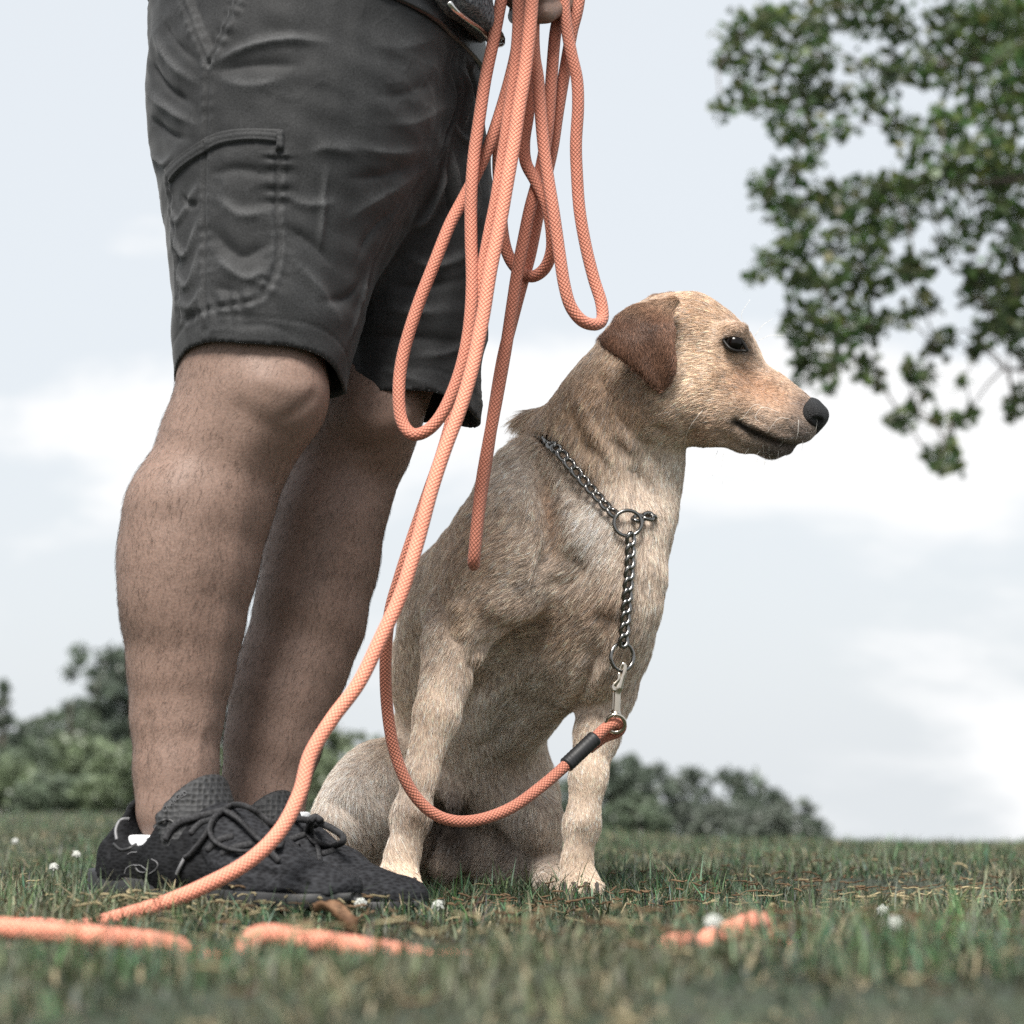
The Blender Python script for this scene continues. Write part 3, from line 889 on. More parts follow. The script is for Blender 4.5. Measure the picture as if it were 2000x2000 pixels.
def body_legs(f):
    R = [(490, 690, 2.15, 132), (487, 766, 2.15, 138), (447, 860, 2.15, 129), (399, 983, 2.15, 132), (372, 1100, 2.15, 130), (360, 1222, 2.15, 114), (354, 1304, 2.15, 100), (346, 1400, 2.15, 87), (344, 1500, 2.145, 79), (345, 1580, 2.14, 79)]
    L = [(748, 700, 2.31, 107), (708, 785, 2.31, 121), (690, 860, 2.31, 114), (657, 958, 2.31, 107), (630, 1098, 2.31, 107), (604, 1211, 2.30, 106), (576, 1294, 2.295, 102), (551, 1367, 2.29, 99), (534, 1449, 2.285, 91), (518, 1532, 2.28, 79), (516, 1600, 2.275, 79)]
    for T in (R, L):
        for (ax, ay, aY, ar), (bx, by, bY, br) in zip(T[:-1], T[1:]):
            f.cone(P(ax, ay, aY), P(bx, by, bY), M(ar, aY), M(br, bY), 0.012)
    # knee caps and calf muscles
    f.ball(P(545, 770, 2.115), M(66, 2.1), 0.06); f.ball(P(742, 800, 2.255), M(66, 2.25), 0.05)
    f.cone(P(345, 1010, 2.13), P(330, 1150, 2.13), M(96, 2.13), M(84, 2.13), 0.03)
    f.cone(P(630, 1020, 2.28), P(600, 1150, 2.28), M(88, 2.28), M(78, 2.28), 0.03)
    # ankle bones, feet
    # thighs to hips
    f.cone(P(490, 690, 2.15), P(560, 300, 2.18), M(134, 2.15), M(150, 2.2), 0.02)
    f.cone(P(748, 700, 2.31), P(740, 300, 2.28), M(112, 2.3), M(125, 2.3), 0.02)
    f.cone(P(590, 200, 2.21), P(670, 180, 2.24), 0.105, 0.10, 0.04)
    c0 = P(620, 0, 2.2)
    sh = c0 + UPV * 0.47
    f.cone(c0 + UPV * -.05, c0 + UPV * .18, 0.125, 0.13, 0.06); f.cone(c0 + UPV * .18, sh - UPV * .06, 0.13, 0.125, 0.05, sq=(LFT, 1.25))
    f.cone(sh + LFT * .17, sh - LFT * .17, 0.055, 0.055, 0.06); f.cone(sh, sh + UPV * .14, 0.058, 0.055, 0.04)
    hd = sh + UPV * .24 + FWD * .02
    f.cone(hd, hd + FWD * .03 + UPV * .02, 0.082, 0.075, 0.03); f.cone(hd + FWD * .05 - UPV * .05, hd + FWD * .065 - UPV * .07, 0.05, 0.042, 0.03)
    f.cone(hd + FWD * .10 + UPV * .01, hd + FWD * .118 - UPV * .018, 0.010, 0.014, 0.012)
    for s in (1, -1): f.ball(hd + LFT * s * .083 - FWD * .005, 0.02, 0.01, sq=(LFT, .5))
    # arms: both forearms come forward, hands at the belt
    hl, hr = P(1072, -48, 2.262), c0 + FWD * .27 - LFT * .02 + UPV * .16
    for s, hand in ((1, hl), (-1, hr)):
        s0 = sh + LFT * s * .18; el = c0 + UPV * .20 + LFT * s * .255 + FWD * .0
        f.cone(s0, el, 0.052, 0.042, 0.03); f.cone(el, hand, 0.043, 0.030, 0.025)
    return hl, hr

def hand_fist(f):
    """left fist closed on the rope: palm, four curled fingers of unequal length, thumb"""
    f.cone(P(1078, -70, 2.265), P(1066, 0, 2.255), M(52, 2.25), M(44, 2.25), 0.02)
    for i, (dy, rr, ln) in enumerate(((-112, 18, 0), (-72, 19, 6), (-32, 18.5, 3), (6, 16.5, -8))):
        a = P(1108, dy + 2, 2.235); b = P(1060 - ln, dy + 22, 2.186); c = P(1008 - ln, dy + 30, 2.196); d = P(998 - ln, dy + 26, 2.232); e = P(1030, dy + 20, 2.248)
        f.cone(a, b, M(rr + 2, 2.2), M(rr + 1, 2.2), 0.006); f.cone(b, c, M(rr + 1, 2.2), M(rr, 2.2), 0.004); f.cone(c, d, M(rr, 2.2), M(rr - 1, 2.2), 0.004); f.cone(d, e, M(rr - 1, 2.2), M(rr - 3, 2.2), 0.003)
    f.cone(P(1090, -95, 2.25), P(1030, -150, 2.225), M(26, 2.2), M(22, 2.2), 0.015); f.cone(P(1030, -150, 2.225), P(985, -128, 2.19), M(21, 2.2), M(16, 2.2), 0.006)

def shoe_frame(px, py, Y, ang, z0):
    O = P(px, py, Y); O[2] = z0
    t = np.array([math.cos(ang), -math.sin(ang), 0]); l = np.array([math.sin(ang), math.cos(ang), 0])
    return O, t, l

def build_person():
    root = empty('person', (P(500, 1770, 2.2)[0], 2.2, 0), 'person in dark grey cargo shorts and black running shoes holding the orange rope', 'person')
    # ---------------- body
    f = Field((-0.52, 1.90, 0.02), (0.16, 2.56, 1.72), 0.0035)
    body_legs(f); hand_fist(f)
    V, Q = f.mesh(); V = smooth_mesh(V, Q, 2, 0.5); N = vnormals(V, Q); bvh = bvh_of(V, Q)
    disp = 0.0003 * Noise(61, 0.09)(V)
    for path, w, a in [([(560, 815), (585, 800), (610, 775)], 14, -2.2), ([(470, 800), (520, 830), (560, 845)], 22, -2.0), ([(520, 745), (560, 760), (600, 760)], 18, 1.6),
                       ([(480, 870), (470, 1000), (440, 1200), (410, 1400)], 24, 1.6), ([(420, 870), (390, 960), (330, 1010)], 26, -1.6),
                       ([(660, 850), (700, 880), (760, 870)], 20, -2.2), ([(690, 815), (740, 830), (790, 815)], 20, 1.6), ([(690, 900), (660, 1050), (620, 1250), (580, 1400)], 26, 1.8),
                       ([(290, 1400), (285, 1480), (280, 1540)], 14, -2.2), ([(395, 1420), (385, 1500), (400, 1540)], 10, 1.5), ([(570, 1420), (550, 1500)], 12, 1.5)]:
        pw = spline(on_surface(bvh, path, 0, 2.2), 20)
        D, S, G = stroke_dist(V, pw, M(w, 2.2) * 3)
        disp += a * .0009 * np.exp(-(D / M(w, 2.2)) ** 2)
    V = V + N * disp[:, None]; N = vnormals(V, Q); bvh = bvh_of(V, Q)
    sm, nt, n, l, b = new_mat('skin')
    tc = n.new('ShaderNodeTexCoord')
    n1 = n.new('ShaderNodeTexNoise'); n1.inputs['Scale'].default_value = 16; n1.inputs['Detail'].default_value = 6; n1.inputs['Roughness'].default_value = .65
    r1 = n.new('ShaderNodeValToRGB')
    for e, (p_, c_) in zip([r1.color_ramp.elements[0], r1.color_ramp.elements[1]], [(.25, (0.178, 0.104, 0.074, 1)), (.78, (0.214, 0.129, 0.094, 1))]): e.position = p_; e.color = c_
    n2 = n.new('ShaderNodeTexNoise'); n2.inputs['Scale'].default_value = 420; n2.inputs['Detail'].default_value = 4
    mx = n.new('ShaderNodeMix'); mx.data_type = 'RGBA'; mx.blend_type = 'OVERLAY'; mx.inputs['Factor'].default_value = 0.22
    bp = n.new('ShaderNodeBump'); bp.inputs['Strength'].default_value = .45; bp.inputs['Distance'].default_value = .0008
    for nn in (n1, n2): l.new(tc.outputs['Object'], nn.inputs['Vector'])
    l.new(n1.outputs['Fac'], r1.inputs['Fac']); gm = n.new('ShaderNodeMapRange'); gm.inputs['From Min'].default_value = .25; gm.inputs['From Max'].default_value = .75; l.new(n2.outputs['Fac'], gm.inputs['Value'])
    l.new(r1.outputs['Color'], mx.inputs[6]); l.new(gm.outputs['Result'], mx.inputs[7])
    hs = n.new('ShaderNodeHueSaturation'); hs.inputs['Saturation'].default_value = .82
    l.new(mx.outputs[2], hs.inputs['Color']); l.new(hs.outputs['Color'], b.inputs['Base Color'])
    l.new(n2.outputs['Fac'], bp.inputs['Height']); l.new(bp.outputs['Normal'], b.inputs['Normal'])
    b.inputs['Roughness'].default_value = .55; b.inputs['Specular IOR Level'].default_value = .25
    b.inputs['Subsurface Weight'].default_value = .06; b.inputs['Subsurface Radius'].default_value = (.008, .003, .0015); b.inputs['Subsurface Scale'].default_value = 1.0
    body = mesh_obj('body', V, Q, sm, root)
    # leg hair
    px = to_px(V)
    legs = np.clip((V[:, 2] - .10) / .05, 0, 1) * np.clip((0.60 - V[:, 2]) / .06, 0.0, 1)
    rng = np.random.default_rng(77)
    knee = np.exp(-((V[:, 2] - .50) / .06) ** 2) * np.clip((V - P(500, 770, 2.2)) @ FWD * 14, 0, 1)
    R, tri, w = sample_surface(V, Q, legs * (1 - .8 * knee) * np.clip(.9 + .12 * Noise(88, .10)(V), .3, 1.4) + 1e-6, LEGHAIR_N, rng)
    nn = interp(tri, w, N); nn /= np.linalg.norm(nn, axis=1)[:, None]
    a1, a2 = Noise(81, .11), Noise(82, .02)
    d = np.stack([-.35 + .22 * a1(R) + .15 * a2(R), .2 * a1(R + 5), -1 + .2 * a2(R + 2)], 1)
    L = rng.uniform(.004, .010, len(R))
    pts = strands(R, nn, d, L, rng.uniform(.1, .6, len(R)), 5, .7, .30, rng)
    rad = np.full((len(R), 5), .000062) * np.array([1.1, 1, .9, .7, .3])
    hc = np.tile(np.array([.030, .019, .013]), (len(R), 1)) * rng.uniform(.4, 2.2, len(R))[:, None]
    hm = attr_mat('leg_hair', 'col', .5, .4)
    hair_obj('leg_hair', pts, rad, hc, hm, body)

    # ---------------- shorts
    lo, hi = (-0.50, 1.90, 0.46), (0.06, 2.55, 0.975)
    h = 0.0026
    fr, fl = Field(lo, hi, h), Field(lo, hi, h)
    RT = [(503, 790, 2.15, 158), (508, 745, 2.15, 160), (523, 620, 2.155, 180), (533, 500, 2.165, 199), (553, 400, 2.175, 228), (574, 300, 2.19, 272), (584, 200, 2.20, 295), (590, 100, 2.205, 300), (598, 0, 2.21, 300), (600, -90, 2.21, 290)]
    LT = [(790, 860, 2.30, 142), (792, 800, 2.30, 143), (800, 620, 2.30, 147), (802, 500, 2.295, 153), (795, 400, 2.285, 160), (782, 300, 2.275, 167), (755, 200, 2.26, 184), (725, 100, 2.24, 200), (700, 0, 2.225, 222), (690, -90, 2.22, 230)]
    for ff, T in ((fr, RT), (fl, LT)):
        for (ax, ay, aY, ar), (bx, by, bY, br) in zip(T[:-1], T[1:]):
            r0, r1_ = M(ar, aY), M(br, bY)
            ff.cone(P(ax, ay, aY), P(bx, by, bY), r0, r1_, 0.02)
    def hem(xa, za, xb, zb, Yc, sl):
        xa, xb = P(xa, 750, Yc)[0], P(xb, 750, Yc)[0]
        return lambda x, y: za + (zb - za) * (x - xa) / (xb - xa) + sl * np.maximum(0, Yc - y) + .0022 * np.sin(x * 58) + .0014 * np.sin(y * 90 + 1)
    hem_r, hem_l = hem(351, .529, 645, .519, 2.15, .33), hem(650, .534, 925, .517, 2.29, .10)
    ax = [fr.lo[k] + h * np.arange(fr.n[k]) for k in range(3)]
    X = np.stack(np.meshgrid(*ax, indexing='ij'), -1).astype(np.float32)
    fr.A = np.maximum(fr.A, (hem_r(X[..., 0], X[..., 1]) - X[..., 2]).astype(np.float32)); fl.A = np.maximum(fl.A, (hem_l(X[..., 0], X[..., 1]) - X[..., 2]).astype(np.float32))
    k = 0.016
    hh = np.maximum(k - np.abs(fr.A - fl.A), 0) / k
    fr.A = np.minimum(fr.A, fl.A) - hh * hh * k * .25
    fr.A = np.maximum(fr.A, (X[..., 2] - zwaist(X[..., 0])).astype(np.float32))
    SV, SQ = fr.mesh(); del X
    SV = smooth_mesh(SV, SQ, 1, .4)
    SN = vnormals(SV, SQ)
    fc = SV[SQ].mean(1)
    fn = np.cross(SV[SQ[:, 2]] - SV[SQ[:, 0]], SV[SQ[:, 3]] - SV[SQ[:, 1]]); fn /= np.linalg.norm(fn, axis=1)[:, None] + 1e-12
    isr = np.linalg.norm(fc[:, :2] - np.array(P(505, 745, 2.15))[:2], axis=1) < np.linalg.norm(fc[:, :2] - np.array(P(790, 800, 2.3))[:2], axis=1)
    hz = fc[:, 2] - np.where(isr, hem_r(fc[:, 0], fc[:, 1]), hem_l(fc[:, 0], fc[:, 1]))
    cap = ((np.abs(hz) < .0065) & (fn[:, 2] < -.28)) | ((fc[:, 2] > zwaist(fc[:, 0]) - .004) & (fn[:, 2] > .7))
    SQ = SQ[~cap]
    E_ = np.sort(np.vstack([SQ[:, [0, 1]], SQ[:, [1, 2]], SQ[:, [2, 3]], SQ[:, [3, 0]]]), axis=1)
    ue, cnt_ = np.unique(E_, axis=0, return_counts=True)
    bv = np.unique(ue[cnt_ == 1])
    rside = np.linalg.norm(SV[:, :2] - np.array(P(505, 745, 2.15))[:2], axis=1) < np.linalg.norm(SV[:, :2] - np.array(P(790, 800, 2.3))[:2], axis=1)
    zt_ = np.where(rside, hem_r(SV[:, 0], SV[:, 1]), hem_l(SV[:, 0], SV[:, 1]))
    near_ = bv[np.abs(SV[bv, 2] - zt_[bv]) < .016]
    SV[near_, 2] = zt_[near_]                       # a clean cut edge
    used = np.unique(SQ); remap = np.full(len(SV), -1); remap[used] = np.arange(len(used))
    SV, SN, SQ = SV[used], SN[used], remap[SQ]
    sb = bvh_of(SV, SQ)
    disp = np.zeros(len(SV)); wear = np.zeros(len(SV)); seam = np.full(len(SV), 9.0)
    def S_(path, w, a, n_=30, yf=2.2, fade=True):
        nonlocal disp, wear
        pw = spline(on_surface(sb, path, 0, yf), n_); ww = M(w * .85, 2.15)
        D, S, G = stroke_dist(SV, pw, ww * 3.2)
        L = np.linalg.norm(np.diff(pw, axis=0), axis=1).sum()
        fd = np.clip(np.minimum(S, L - S) / (L * .3) + .05, 0, 1) if fade else 1
        e = (.45 * np.exp(-(D / ww) ** 2) + .55 * np.exp(-1.9 * D / ww)) * fd
        disp += a * .0019 * e
        if a > 0: wear += .18 * e * a
    def seam_(path, pucker=1.0, w=14, yf=2.2, groove=1.6):
        """a stitched seam: a groove with puckers across it"""
        nonlocal disp, seam, wear
        pw = spline(on_surface(sb, path, 0, yf), 60)
        D, S, G = stroke_dist(SV, pw, .03)
        ww = M(w, 2.15)
        disp += -groove * .001 * np.exp(-(D / .0028) ** 2) + .0009 * np.exp(-((np.abs(G) - .0055) / .003) ** 2) * (D < .03)
        r_ = (np.sin(S * 2 * np.pi / .0135 + 2.2 * np.sin(S * 63) + 1.4 * np.sin(S * 151)) * (.55 + .45 * np.sin(S * 41 + 1))) * np.exp(-(D / ww) ** 2) * (1 - np.exp(-(D / .0022) ** 2))
        disp += pucker * .0011 * r_
        wear += .16 * np.exp(-((D - .0045) / .0025) ** 2) * (.5 + .5 * np.sin(S * 2 * np.pi / .0125)) * pucker
        seam = np.minimum(seam, D)
    # tension folds
    for path, w, a in [([(410, 128), (470, 98), (560, 78), (650, 84)], 13, 3.2), ([(415, 140), (490, 128), (600, 130)], 16, -2.6), ([(420, 150), (480, 168), (560, 160)], 18, 2.0),
                       ([(300, 60), (330, 120), (392, 170)], 13, 3.0), ([(290, 110), (325, 170), (395, 215)], 12, -3.0), ([(285, 160), (330, 215), (396, 250)], 13, 3.2), ([(292, 225), (330, 262), (385, 275)], 11, -2.6),
                       ([(310, 30), (350, 90), (398, 128)], 10, -2.2), ([(300, 300), (320, 320), (340, 300)], 10, 2.5),
                       ([(330, 400), (352, 430), (392, 350)], 11, 2.8), ([(335, 450), (362, 500), (394, 420)], 11, 3.0), ([(340, 520), (368, 560), (396, 480)], 11, 2.6), ([(336, 480), (352, 520)], 9, -2.4), ([(350, 590), (376, 600), (398, 560)], 10, 2.2), ([(352, 380), (372, 400), (395, 395)], 9, -2.5),
                       ([(420, 380), (470, 420), (530, 410)], 16, 2.2), ([(415, 450), (470, 500), (535, 470)], 18, -2.6), ([(420, 500), (480, 545), (530, 520)], 14, 2.6), ([(410, 340), (470, 330), (530, 345)], 14, -1.8), ([(420, 560), (470, 575)], 12, -2),
                       ([(639, 320), (634, 380), (630, 430), (622, 500)], 8, 2.0), ([(600, 300), (640, 290), (700, 300)], 16, 1.6), ([(550, 380), (600, 400), (660, 395)], 14, 1.8), ([(548, 440), (600, 470), (650, 520)], 16, -2.0), ([(560, 500), (620, 560), (670, 640)], 18, 1.8),
                       ([(860, 285), (770, 300), (660, 280)], 16, 1.8), ([(850, 300), (760, 340), (670, 350)], 16, -1.8), ([(830, 330), (740, 390), (680, 430)], 16, 1.6), ([(800, 380), (730, 450), (690, 520)], 14, -1.8), ([(720, 520), (700, 600), (680, 670)], 10, 2.2), ([(705, 540), (680, 580), (620, 590)], 12, -2.2),
                       ([(880, 60), (800, 90), (700, 90)], 20, 1.2), ([(885, 130), (800, 180), (700, 190)], 20, -1.2), ([(890, 200), (810, 240), (720, 240)], 18, 1.2),
                       ([(450, 690 - 50), (520, 635), (600, 665)], 14, -1.2)]:
        S_(path, w, a)
    for path, w, a in [([(870, 285), (862, 360), (830, 430), (780, 470)], 12, 4.0), ([(880, 290), (890, 350), (905, 420)], 10, 3.6), ([(868, 300), (880, 400), (900, 440)], 9, -3.4), ([(905, 300), (930, 380), (925, 450)], 11, 3.2), ([(790, 500), (850, 520), (930, 490)], 15, 3.4), ([(760, 560), (830, 560), (930, 540)], 14, -3.2), ([(740, 600), (820, 610), (935, 600)], 16, 3.2),
                       ([(720, 660), (800, 660), (900, 670)], 16, -2.4), ([(800, 700), (870, 690), (930, 660)], 14, 2.2), ([(740, 720), (790, 735), (860, 760)], 12, 1.6), ([(895, 130), (915, 180), (905, 250)], 9, 3.4), ([(905, 110), (930, 170), (938, 240)], 9, -3), ([(900, 90), (920, 110), (925, 140)], 8, 2.5), ([(885, 240), (905, 270), (930, 280)], 8, 2.6)]:
        S_(path, w, a, yf=2.25)
    seam_([(405, 124), (403, 207), (401, 269), (399, 315), (400, 373), (401, 455), (403, 538), (403, 600), (403, 646), (400, 676)])
    seam_([(544, 298), (542, 352), (540, 414), (544, 476), (537, 526), (515, 571), (490, 588), (448, 596), (407, 605), (366, 625)], 2.0, 24)
    seam_([(328, 350), (333, 400), (341, 455), (343, 517), (349, 580), (353, 621)], 1.2)
    seam_([(875, 50), (884, 124), (895, 186), (884, 236), (866, 272)], .5, 10, 2.2, 2.6)
    seam_([(866, 275), (800, 385), (738, 492), (718, 547), (690, 660)], .3, 10, 2.2, 0.6)
    seam_([(352, -2), (380, 60), (404, 122)], 1.6, 14); seam_([(463, -2), (432, 66), (407, 122)], 2.2, 18)
    # slanted hip pocket: the bag lies deeper between its two edges
    pv = to_px(SV)
    tt = np.clip(pv[:, 1] / 122, -0.3, 1)
    xl, xr = 352 + 52 * tt, 463 - 56 * tt
    m = np.clip((pv[:, 0] - xl - 5) / 10, 0, 1) * np.clip((xr - 5 - pv[:, 0]) / 10, 0, 1) * (pv[:, 1] < 122) * np.clip(-SN[:, 1] + .3, 0, 1)
    disp -= .008 * m
    # hems: a doubled band with its stitch line
    for hf, sidef in ((hem_r, True), (hem_l, False)):
        rr = np.linalg.norm(SV[:, :2] - np.array(P(505, 745, 2.15))[:2], axis=1) < np.linalg.norm(SV[:, :2] - np.array(P(790, 800, 2.3))[:2], axis=1)
        hgt = SV[:, 2] - hf(SV[:, 0], SV[:, 1])
        mm = (rr == sidef) & (hgt < .08)
        disp += np.where(mm, .0004 * (1 / (1 + np.exp((hgt - .0235) / .0012))) - .0009 * np.exp(-((hgt - .024) / .0016) ** 2), 0)
        wear += np.where(mm, .10 * np.exp(-((hgt - .002) / .003) ** 2), 0)
    rid = np.clip(1 - np.abs(Noise(53, .055)(SV * np.array([1, 1, 1.5]) + SV[:, [2, 0, 1]] * .5)), 0, 1) ** 5 * np.clip(.5 + Noise(54, .11)(SV), 0, 1.3)
    disp += .0012 * Noise(51, .085)(SV) + .0004 * Noise(52, .03)(SV) + .0005 * rid
    wear += .05 * rid
    edge = (SV[:, 2] > zwaist(SV[:, 0]) - .006)
    disp[edge] *= .3
    SV = SV + SN * disp[:, None]
    cm, nt, n, l, b = new_mat('shorts_cloth')
    tc = n.new('ShaderNodeTexCoord')
    a = n.new('ShaderNodeAttribute'); a.attribute_name = 'wear'
    n1 = n.new('ShaderNodeTexNoise'); n1.inputs['Scale'].default_value = 9; n1.inputs['Detail'].default_value = 6
    n2 = n.new('ShaderNodeTexNoise'); n2.inputs['Scale'].default_value = 700; n2.inputs['Detail'].default_value = 2
    for nn in (n1, n2): l.new(tc.outputs['Object'], nn.inputs['Vector'])
    ad = n.new('ShaderNodeMath'); ad.operation = 'MULTIPLY_ADD'; ad.inputs[1].default_value = .45
    l.new(n1.outputs['Fac'], ad.inputs[0]); l.new(a.outputs['Fac'], ad.inputs[2])
    r1 = n.new('ShaderNodeValToRGB')
    r1.color_ramp.elements[0].position = .12; r1.color_ramp.elements[0].color = (.011, .0120, .0138, 1)
    r1.color_ramp.elements[1].position = .95; r1.color_ramp.elements[1].color = (.060, .064, .070, 1)
    l.new(ad.outputs[0], r1.inputs['Fac'])
    mx = n.new('ShaderNodeMix'); mx.data_type = 'RGBA'; mx.blend_type = 'OVERLAY'; mx.inputs['Factor'].default_value = .5
    gm = n.new('ShaderNodeMapRange'); gm.inputs['From Min'].default_value = .30; gm.inputs['From Max'].default_value = .70; l.new(n2.outputs['Fac'], gm.inputs['Value'])
    l.new(r1.outputs['Color'], mx.inputs[6]); l.new(gm.outputs['Result'], mx.inputs[7])
    h2 = n.new('ShaderNodeHueSaturation'); h2.inputs['Saturation'].default_value = .35
    l.new(mx.outputs[2], h2.inputs['Color']); l.new(h2.outputs['Color'], b.inputs['Base Color'])
    bp = n.new('ShaderNodeBump'); bp.inputs['Strength'].default_value = .35; bp.inputs['Distance'].default_value = .0005
    l.new(n2.outputs['Fac'], bp.inputs['Height']); l.new(bp.outputs['Normal'], b.inputs['Normal'])
    b.inputs['Roughness'].default_value = .72; b.inputs['Specular IOR Level'].default_value = .3
    b.inputs['Sheen Weight'].default_value = .10; b.inputs['Sheen Roughness'].default_value = .4
    shorts = mesh_obj('shorts', SV, SQ, cm, root)
    set_attr(shorts, 'wear', np.clip(wear, 0, 1.2))
    md = shorts.modifiers.new('thick', 'SOLIDIFY'); md.thickness = .0024; md.offset = -1
    sb = bvh_of(SV, SQ)
    # cargo pocket welt
    top = [(322, 336), (335, 318), (357, 299), (407, 265), (448, 253), (490, 250), (556, 252)]
    bot = [(333, 362), (348, 342), (370, 322), (415, 293), (452, 281), (495, 277), (544, 281)]
    def strip(name, top, bot, off, nu=40, nvv=7):
        ts, bs = spline([(x, y, 0) for x, y in top], nu), spline([(x, y, 0) for x, y in bot], nu)
        G = []
        for u in range(nu):
            for v in range(nvv):
                q = ts[u] + (bs[u] - ts[u]) * v / (nvv - 1)
                p, n_ = hit(sb, q[0], q[1])
                if p is None: p, n_ = P(q[0], q[1], 2.12), np.array([0, -1., 0])
                e = min(v, nvv - 1 - v, 1) * min(u, nu - 1 - u, 1)
                gr = -.0010 if v in (2, nvv - 3) and nvv > 6 and 0 < u < nu - 1 else 0
                G.append(p + n_ * ((off + gr) if e else -.001))
        Fc = [(u * nvv + v, (u + 1) * nvv + v, (u + 1) * nvv + v + 1, u * nvv + v + 1) for u in range(nu - 1) for v in range(nvv - 1)]
        o = mesh_obj(name, np.array(G), Fc, cm, shorts)
        set_attr(o, 'wear', np.full(len(G), .12))
        return o
    strip('pocket_welt', top, bot, .0042, 44, 9)
    strip('pocket_tab', [(538, 252), (556, 251)], [(538, 296), (556, 296)], .0052, 6, 8)
    # ---------------- shirt: only its hem hangs into view
    c0 = P(620, 0, 2.2)
    g = Field((-.50, 1.92, ZW - .02), (.10, 2.56, 1.46), .0045)
    sh = c0 + UPV * .47
    g.cone(c0 - UPV * .06, c0 + UPV * .2, .166, .158, .05); g.cone(c0 + UPV * .18, sh - UPV * .05, .15, .14, .05, sq=(LFT, 1.3))
    g.cone(P(808, 20, 2.17), P(790, -150, 2.18), M(146, 2.17), M(150, 2.2), .05)
    for s in (1, -1):
        s0 = sh + LFT * s * .17; el = c0 + UPV * .20 + LFT * s * .255
        g.cone(s0, s0 + (el - s0) * .75, .075, .066, .04)
    ax = [g.lo[k_] + g.h * np.arange(g.n[k_]) for k_ in range(3)]
    X = np.stack(np.meshgrid(*ax, indexing='ij'), -1)
    g.A = np.maximum(g.A, (zwaist(X[..., 0]) + .020 + .003 * np.sin(X[..., 0] * 40) - X[..., 2]).astype(np.float32)); g.A = np.maximum(g.A, (X[..., 2] - 1.43).astype(np.float32))
    HV, HQ = g.mesh(); HV = smooth_mesh(HV, HQ, 1, .5); HN = vnormals(HV, HQ)
    HV = HV + HN * (.003 * Noise(55, .09)(HV))[:, None]
    hm = noise_mat('heather_cloth', (.035, .037, .042), (.20, .21, .225), 330, .9, .5, 600, 3, .2, .001)
    mesh_obj('shirt', HV, HQ, hm, root)
    # ---------------- belt and buckle
    ring = []
    cx, cy = c0[0] + .02, 2.215
    for th in np.linspace(0, 2 * np.pi, 96, endpoint=False):
        d = Vector((math.cos(th), math.sin(th), 0)); o = Vector((cx, cy, zwaist(cx + math.cos(th) * .15) - .012)) + d * .6
        p, n_, i, t = sb.ray_cast(o, -d)
        rr = (p - Vector((cx, cy, zwaist(cx + math.cos(th) * .15) - .012))).length if p else .15
        ring.append(rr)
    ring = np.array(ring); 
    for _ in range(3): ring = .25 * np.roll(ring, 1) + .5 * ring + .25 * np.roll(ring, -1)
    ths = np.linspace(0, 2 * np.pi, 96, endpoint=False)
    BV, BF = [], []
    prof = [(.0005, -.003), (.0048, -.002), (.0052, .000), (.0052, .030), (.0046, .032), (.0005, .033)]
    for th, rr in zip(ths, ring):
        for (o_, z_) in prof: BV.append((cx + (rr + o_) * math.cos(th), cy + (rr + o_) * math.sin(th), zwaist(cx + rr * math.cos(th)) + z_))
    m_ = len(prof)
    for i in range(96):
        j = (i + 1) % 96
        for a_ in range(m_ - 1): BF.append((i * m_ + a_, j * m_ + a_, j * m_ + a_ + 1, i * m_ + a_ + 1))
    leather = noise_mat('belt_leather', (.008, .008, .009), (.016, .016, .017), 90, .35, .25, 300, 4, .5, .001)
    belt = mesh_obj('belt', np.array(BV), BF, leather, root)
    bb = bvh_of(np.array(BV), BF)
    steel = simple_mat('buckle_metal', (.62, .61, .58), .22, 1.0)
    for nm, pth, r_ in (('buckle', [(842, 14), (852, 29), (876, 47), (897, 61), (912, 77), (925, 93), (940, 88), (937, 72), (922, 55), (906, 42), (884, 28), (862, 10)], .0030), ('buckle_prong', [(897, 61), (904, 58), (910, 49)], .0018), ('buckle_bar', [(905, 66), (918, 78), (932, 78)], .0013)):
        pw = spline([q for q in on_surface(bb, pth, .022, 2.13)], 40 if nm == 'buckle' else 12)
        tube(nm, pw, r_, steel, belt, 8, flat=(1, 1.3))

    # ---------------- shoes
    knit, nt, n, l, b = new_mat('shoe_knit')
    tc = n.new('ShaderNodeTexCoord')
    vo = n.new('ShaderNodeTexVoronoi'); vo.inputs['Scale'].default_value = 260
    mp = n.new('ShaderNodeMapping'); mp.inputs['Scale'].default_value = (.7, .7, 1.5)
    no = n.new('ShaderNodeTexNoise'); no.inputs['Scale'].default_value = 26; no.inputs['Detail'].default_value = 5
    l.new(tc.outputs['Object'], mp.inputs['Vector']); l.new(mp.outputs['Vector'], vo.inputs['Vector']); l.new(tc.outputs['Object'], no.inputs['Vector'])
    ma = n.new('ShaderNodeMath'); ma.operation = 'MULTIPLY_ADD'; ma.inputs[1].default_value = .25; ma.inputs[2].default_value = .38; l.new(no.outputs['Fac'], ma.inputs[0])
    mu = n.new('ShaderNodeMath'); mu.operation = 'MULTIPLY'; l.new(vo.outputs['Distance'], mu.inputs[0]); l.new(ma.outputs[0], mu.inputs[1])
    r1 = n.new('ShaderNodeValToRGB'); r1.color_ramp.elements[0].position = .1; r1.color_ramp.elements[0].color = (.006, .006, .007, 1); r1.color_ramp.elements[1].position = .5; r1.color_ramp.elements[1].color = (.024, .025, .028, 1)
    at_ = n.new('ShaderNodeAttribute'); at_.attribute_name = 'tone'      # black heel and mid panel, greyer knit over the toes
    mt = n.new('ShaderNodeMix'); mt.data_type = 'RGBA'; mt.blend_type = 'MULTIPLY'; mt.inputs['Factor'].default_value = 1.0
